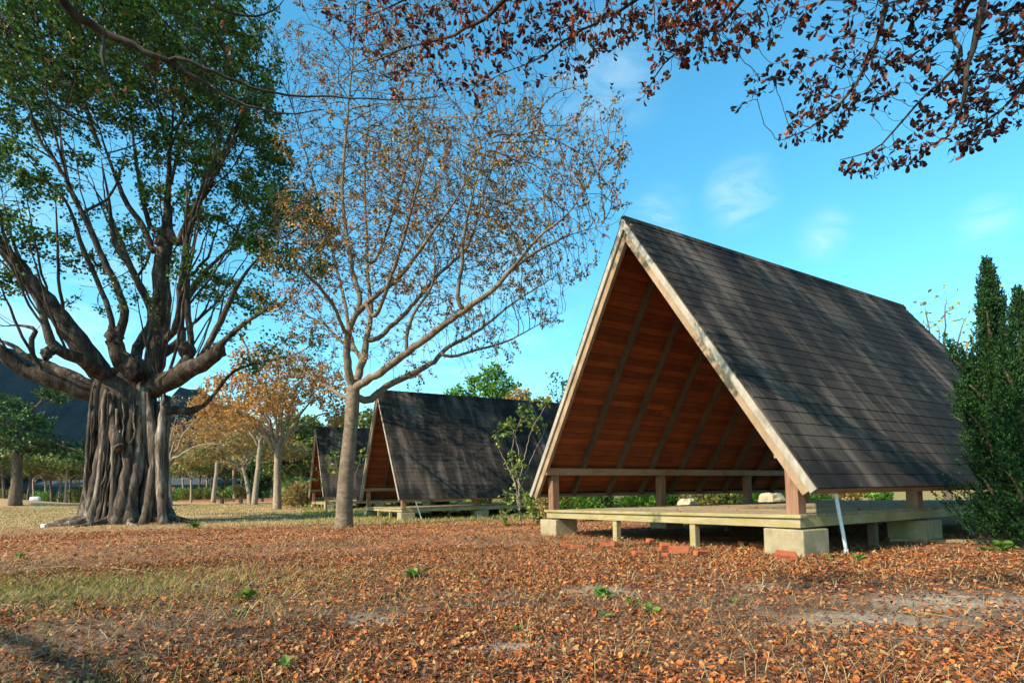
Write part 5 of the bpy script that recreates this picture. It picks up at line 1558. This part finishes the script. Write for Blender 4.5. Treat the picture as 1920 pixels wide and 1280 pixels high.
def build_debris():
    rs = np.random.RandomState(107)
    mb = MB()
    for (n, d0, d1, w0, h0) in ((16000, .9, 4.5, .0014, .09), (26000, 4, 12, .0028, .13)):
        x, y = scatter(n, d0, d1, -.95, .95, rs, .6)
        m = (rs.rand(n) < 1 - .6 * bare(x, y)) & ~in_block(x, y); x, y = x[m], y[m]; k = len(x)
        blade(mb, np.stack([x, y, gz(x, y) + rs.uniform(.003, .022, k)], 1), h0 * rs.uniform(.3, 1.2, k), w0 * rs.uniform(.6, 1.5, k), rs.uniform(.98, 1.0, k), rs)
    tag(mb.build('twig_litter', M_DEBRIS), kind='stuff')
    # a few leaves blown onto the decks
    mb = MB()
    for q, z0 in ((P1, .514), (P2, .455)):
        u = rs.uniform(-2.5, 2.6, 150); v = rs.uniform(0.0, 1.0, 150) ** 1.5 * 8.5
        P = np.array([to_world(q, a, b, z0 + rs.uniform(.002, .012)) for a, b in zip(u, v)])
        k = len(P)
        leaves(mb, P, np.stack([rs.normal(0, 1, k), rs.normal(0, 1, k), rs.normal(0, .1, k)], 1), rs.uniform(.025, .06, k), rs.uniform(.5, 1, k), template=LEAF_OBOVATE, rs=rs, up=np.array([0, 0, 1.]), curl=rs.uniform(-.5, 1.5, k))
    tag(mb.build('deck_leaves', M_LITTER), kind='stuff')


def build_grass():
    rs = np.random.RandomState(103)
    mb = MB()
    # grassy strip at the left, near
    n = 12000
    x = rs.normal(-4.6, 1.7, n); y = rs.normal(5.2, .8, n)
    blade(mb, np.stack([x, y, gz(x, y)], 1), rs.uniform(.04, .16, n), rs.uniform(.0015, .003, n), rs.uniform(.6, .97, n), rs)
    n = 2500
    x = rs.normal(-1.75, .5, n); y = rs.normal(2.1, .28, n)
    blade(mb, np.stack([x, y, gz(x, y)], 1), rs.uniform(.03, .10, n), rs.uniform(.001, .0022, n), rs.uniform(.2, .85, n), rs)
    # thin sprinkle
    n = 16000
    x, y = scatter(n, 1.5, 16, -.9, .9, rs, .6)
    m = rs.rand(n) < np.clip(soft(x, y, 1.3, 4.0) * 1.4 - .55, 0, 1); x, y = x[m], y[m]; n = len(x)
    blade(mb, np.stack([x, y, gz(x, y)], 1), rs.uniform(.03, .10, n), rs.uniform(.0015, .003, n), rs.uniform(.3, .9, n), rs)
    # field
    n = 90000
    x, y = scatter(n, 14.5, 52, -.36, .5, rs, .55)
    m = (rs.rand(n) < np.clip((y - 14) / 5, .1, 1) * np.clip(soft(x, y, .5, 1.0) + .35, 0, 1)); x, y = x[m], y[m]; n = len(x)
    blade(mb, np.stack([x, y, gz(x, y)], 1), rs.uniform(.05, .16, n), .004 + y * .00035, rs.uniform(.2, .9, n), rs)
    tag(mb.build('grass', M_GRASS), kind='stuff')
    mb = MB()
    n = 70000
    x, y = scatter(n, 15.5, 60, -.85, -.30, rs, .6)
    m = (rs.rand(n) < np.clip((y - 14) / 4, .1, 1) * np.clip(soft(x, y, .4, 2.0) + .3, 0, 1)); x, y = x[m], y[m]; n = len(x)
    blade(mb, np.stack([x, y, gz(x, y)], 1), rs.uniform(.04, .12, n), .004 + y * .0003, rs.uniform(.4, .97, n), rs)
    tag(mb.build('dry_grass', M_DRYGRASS), kind='stuff')


_me = GROUND.data
_co = np.zeros(len(_me.vertices) * 3, np.float32); _me.vertices.foreach_get('co', _co); _co = _co.reshape(-1, 3)
_at = _me.attributes.new('bare', 'FLOAT', 'POINT')
_at.data.foreach_set('value', bare(_co[:, 0], _co[:, 1]).astype(np.float32))
build_litter(); build_straw(); build_debris(); build_grass()


# ------------------------------------------------------------------ single weeds, twigs and stems on the ground
def weed(px, py, s, seed, label, n=14):
    rs = np.random.RandomState(seed)
    p = ground_at(px, py)
    mb = MB()
    a = rs.uniform(0, 6.283, n)
    ax = np.stack([np.cos(a), np.sin(a), rs.uniform(.3, 1.6, n)], 1)
    pos = rs.normal(0, s * .12, (n, 3)) * [1, 1, .2] + [0, 0, s * .1]
    leaves(mb, pos, ax, rs.uniform(s * .5, s, n), .7, template=LEAF_OBOVATE, rs=rs, up=np.array([0, 0, 1.]), curl=-.5)
    o = mb.build('weed', M_GREEN); o.location = p
    tag(o, label, 'weed', 'small green weeds among the fallen leaves')


WDL = [(778, 1086, .16, 'largest bright green weed in the middle of the leaf litter'), (466, 1126, .12, 'dark green broad leaved weed left of centre in the litter'), (455, 1155, .07, 'small weed just below the dark broad leaved one'), (540, 1258, .08, 'green weed near the bottom edge left of centre'),
       (1133, 1122, .11, 'thin green weed in the litter below the left footing'), (1188, 1136, .08, 'round green weed right of the thin one in the litter'), (1223, 1152, .08, 'flat green weed rightmost of the middle cluster'), (1133, 1162, .07, 'tiny green weed lowest of the middle cluster'), (970, 1186, .05, 'tiny lone weed at bottom centre'),
       (1610, 1052, .10, 'yellow green weed in front of the drain pipe'), (1880, 1034, .16, 'green weed patch at the right edge below the juniper'), (1858, 1036, .12, 'small weed left of the right edge patch'), (1250, 1020, .10, 'pale green weed behind the brick pile'), (1424, 1022, .07, 'small weed at the corner of the near footing'), (365, 968, .3, 'small dark weed standing right of the fig trunk'), (1515, 1034, .07, 'tiny weed on the right face of the near footing'), (1372, 1132, .06, 'flat green leafed weed in the right litter'), (40, 1048, .12, 'green weed near the left edge of the litter'), (1560, 1050, .09, 'low weed between near footing and drain pipe')]
for i, (px, py, s, lab) in enumerate(WDL):
    weed(px, py, s, 300 + i, lab)


def stick(name, pts, r, mat, label, cat):
    rs = np.random.RandomState(int(pts[0][0]))
    P = []
    for (x, y, h) in pts:
        q = ground_at(x, y); q[2] += h; P.append(q)
    P = np.array(P); t = np.linspace(0, len(P) - 1, 16)
    Q = np.stack([np.interp(t, range(len(P)), P[:, c]) for c in range(3)], 1)
    Q[1:-1] = (Q[:-2] + 2 * Q[1:-1] + Q[2:]) / 4
    Q += rs.normal(0, r * .3, Q.shape)
    c = Q[0].copy()
    mb = MB(); mb.tube(Q - c, r * np.linspace(1.2, .6, 16), 6)
    o = mb.build(name, mat, smooth=True); o.location = Vector(c)
    tag(o, label, cat, 'sticks and stems lying on the leaf litter')


stick('fallen_twig', [(1350, 1195, .0), (1375, 1172, .03), (1420, 1167, .05), (1470, 1178, .04), (1510, 1200, .0)], .006, M_BARK_BROWN, 'curved dark twig arching over leaves at lower right', 'twig')
stick('straw_stem', [(1680, 1151, .01), (1740, 1157, .02), (1790, 1162, .01)], .004, M_STRAW, 'straight straw stem across the bare earth patch at right', 'stem')
stick('straw_stem', [(1490, 1184, .01), (1540, 1190, .02), (1585, 1190, .01)], .003, M_STRAW, 'short straw stem beside the curved twig', 'stem')
stick('straw_stem', [(30, 1071, .02), (110, 1068, .04), (190, 1066, .02)], .006, M_STRAW, 'long pale stem at the left edge of the straw patch', 'stem')
stick('straw_stem', [(205, 1068, .03), (250, 1074, .04), (300, 1081, .02)], .006, M_STRAW, 'long pale stem right of centre in the straw patch', 'stem')
stick('fallen_twig', [(187, 1184, .01), (196, 1198, .03), (207, 1210, .01)], .004, M_BARK_PALE, 'short pale twig at lower left', 'twig')
stick('fallen_twig', [(157, 1231, .0), (157, 1255, .03), (155, 1278, .06)], .003, M_STRAW, 'thin upright straw at the bottom left', 'stem')
stick('fallen_twig', [(0, 1136, .01), (30, 1140, .02), (45, 1152, .01)], .006, M_BARK_PALE, 'pale bent twig at the left edge', 'twig')
stick('fallen_twig', [(710, 1196, .01), (760, 1202, .02), (782, 1218, .01)], .004, M_BARK_PALE, 'pale curved twig at bottom centre', 'twig')
stick('straw_stem', [(1518, 1045, .02), (1535, 1056, .02), (1548, 1062, .01)], .006, M_STRAW, 'straw stem right of the near footing', 'stem')
stick('fallen_twig', [(1000, 1245, .01), (1040, 1248, .02), (1075, 1262, .01)], .003, M_STRAW, 'straw stem at bottom right of centre', 'stem')
# curled bark pieces
for (px, py, s, rz, lab) in ((385, 1100, .20, .3, 'pale curled piece of bark in the straw patch'), (490, 1100, .22, 1.0, 'reddish curled bark piece right of the pale one')):
    p = ground_at(px, py)
    th = np.linspace(-.9, .9, 8); xs = np.linspace(-s / 2, s / 2, 5)
    V = np.array([[x, math.sin(t) * s * .25, math.cos(t) * s * .22 - s * .10] for x in xs for t in th]); V2 = V * [1, .94, 1] - [0, 0, .006]
    i = np.arange(4)[:, None] * 8; j = np.arange(7)[None, :]
    Qd = np.stack([i + j, i + j + 1, i + 9 + j, i + 8 + j], -1).reshape(-1, 4)
    mb = MB(); mb.add(V, Qd); mb.add(V2, Qd[:, ::-1])
    o = mb.build('bark_piece', M_BARK_PALE if rz < .5 else M_BARK_ALM, smooth=True); o.location = p; o.rotation_euler = (.1, .1, rz)
    tag(o, lab, 'bark')


# ------------------------------------------------------------------ thin blue air
def haze():
    m = bpy.data.materials.new('haze'); m.use_nodes = True
    nt = m.node_tree
    nt.nodes.remove(nt.nodes['Principled BSDF'])
    v = nt.nodes.new('ShaderNodeVolumePrincipled')
    v.inputs['Color'].default_value = (0.22, 0.48, 1.0, 1)
    v.inputs['Density'].default_value = HAZE
    v.inputs['Anisotropy'].default_value = 0.0
    nt.links.new(v.outputs[0], nt.nodes['Material Output'].inputs['Volume'])
    mb = MB(); mb.box((-720, -75, -4), (620, 560, 190))
    tag(mb.build('haze', m), kind='stuff')


HAZE = 0.00006
haze()
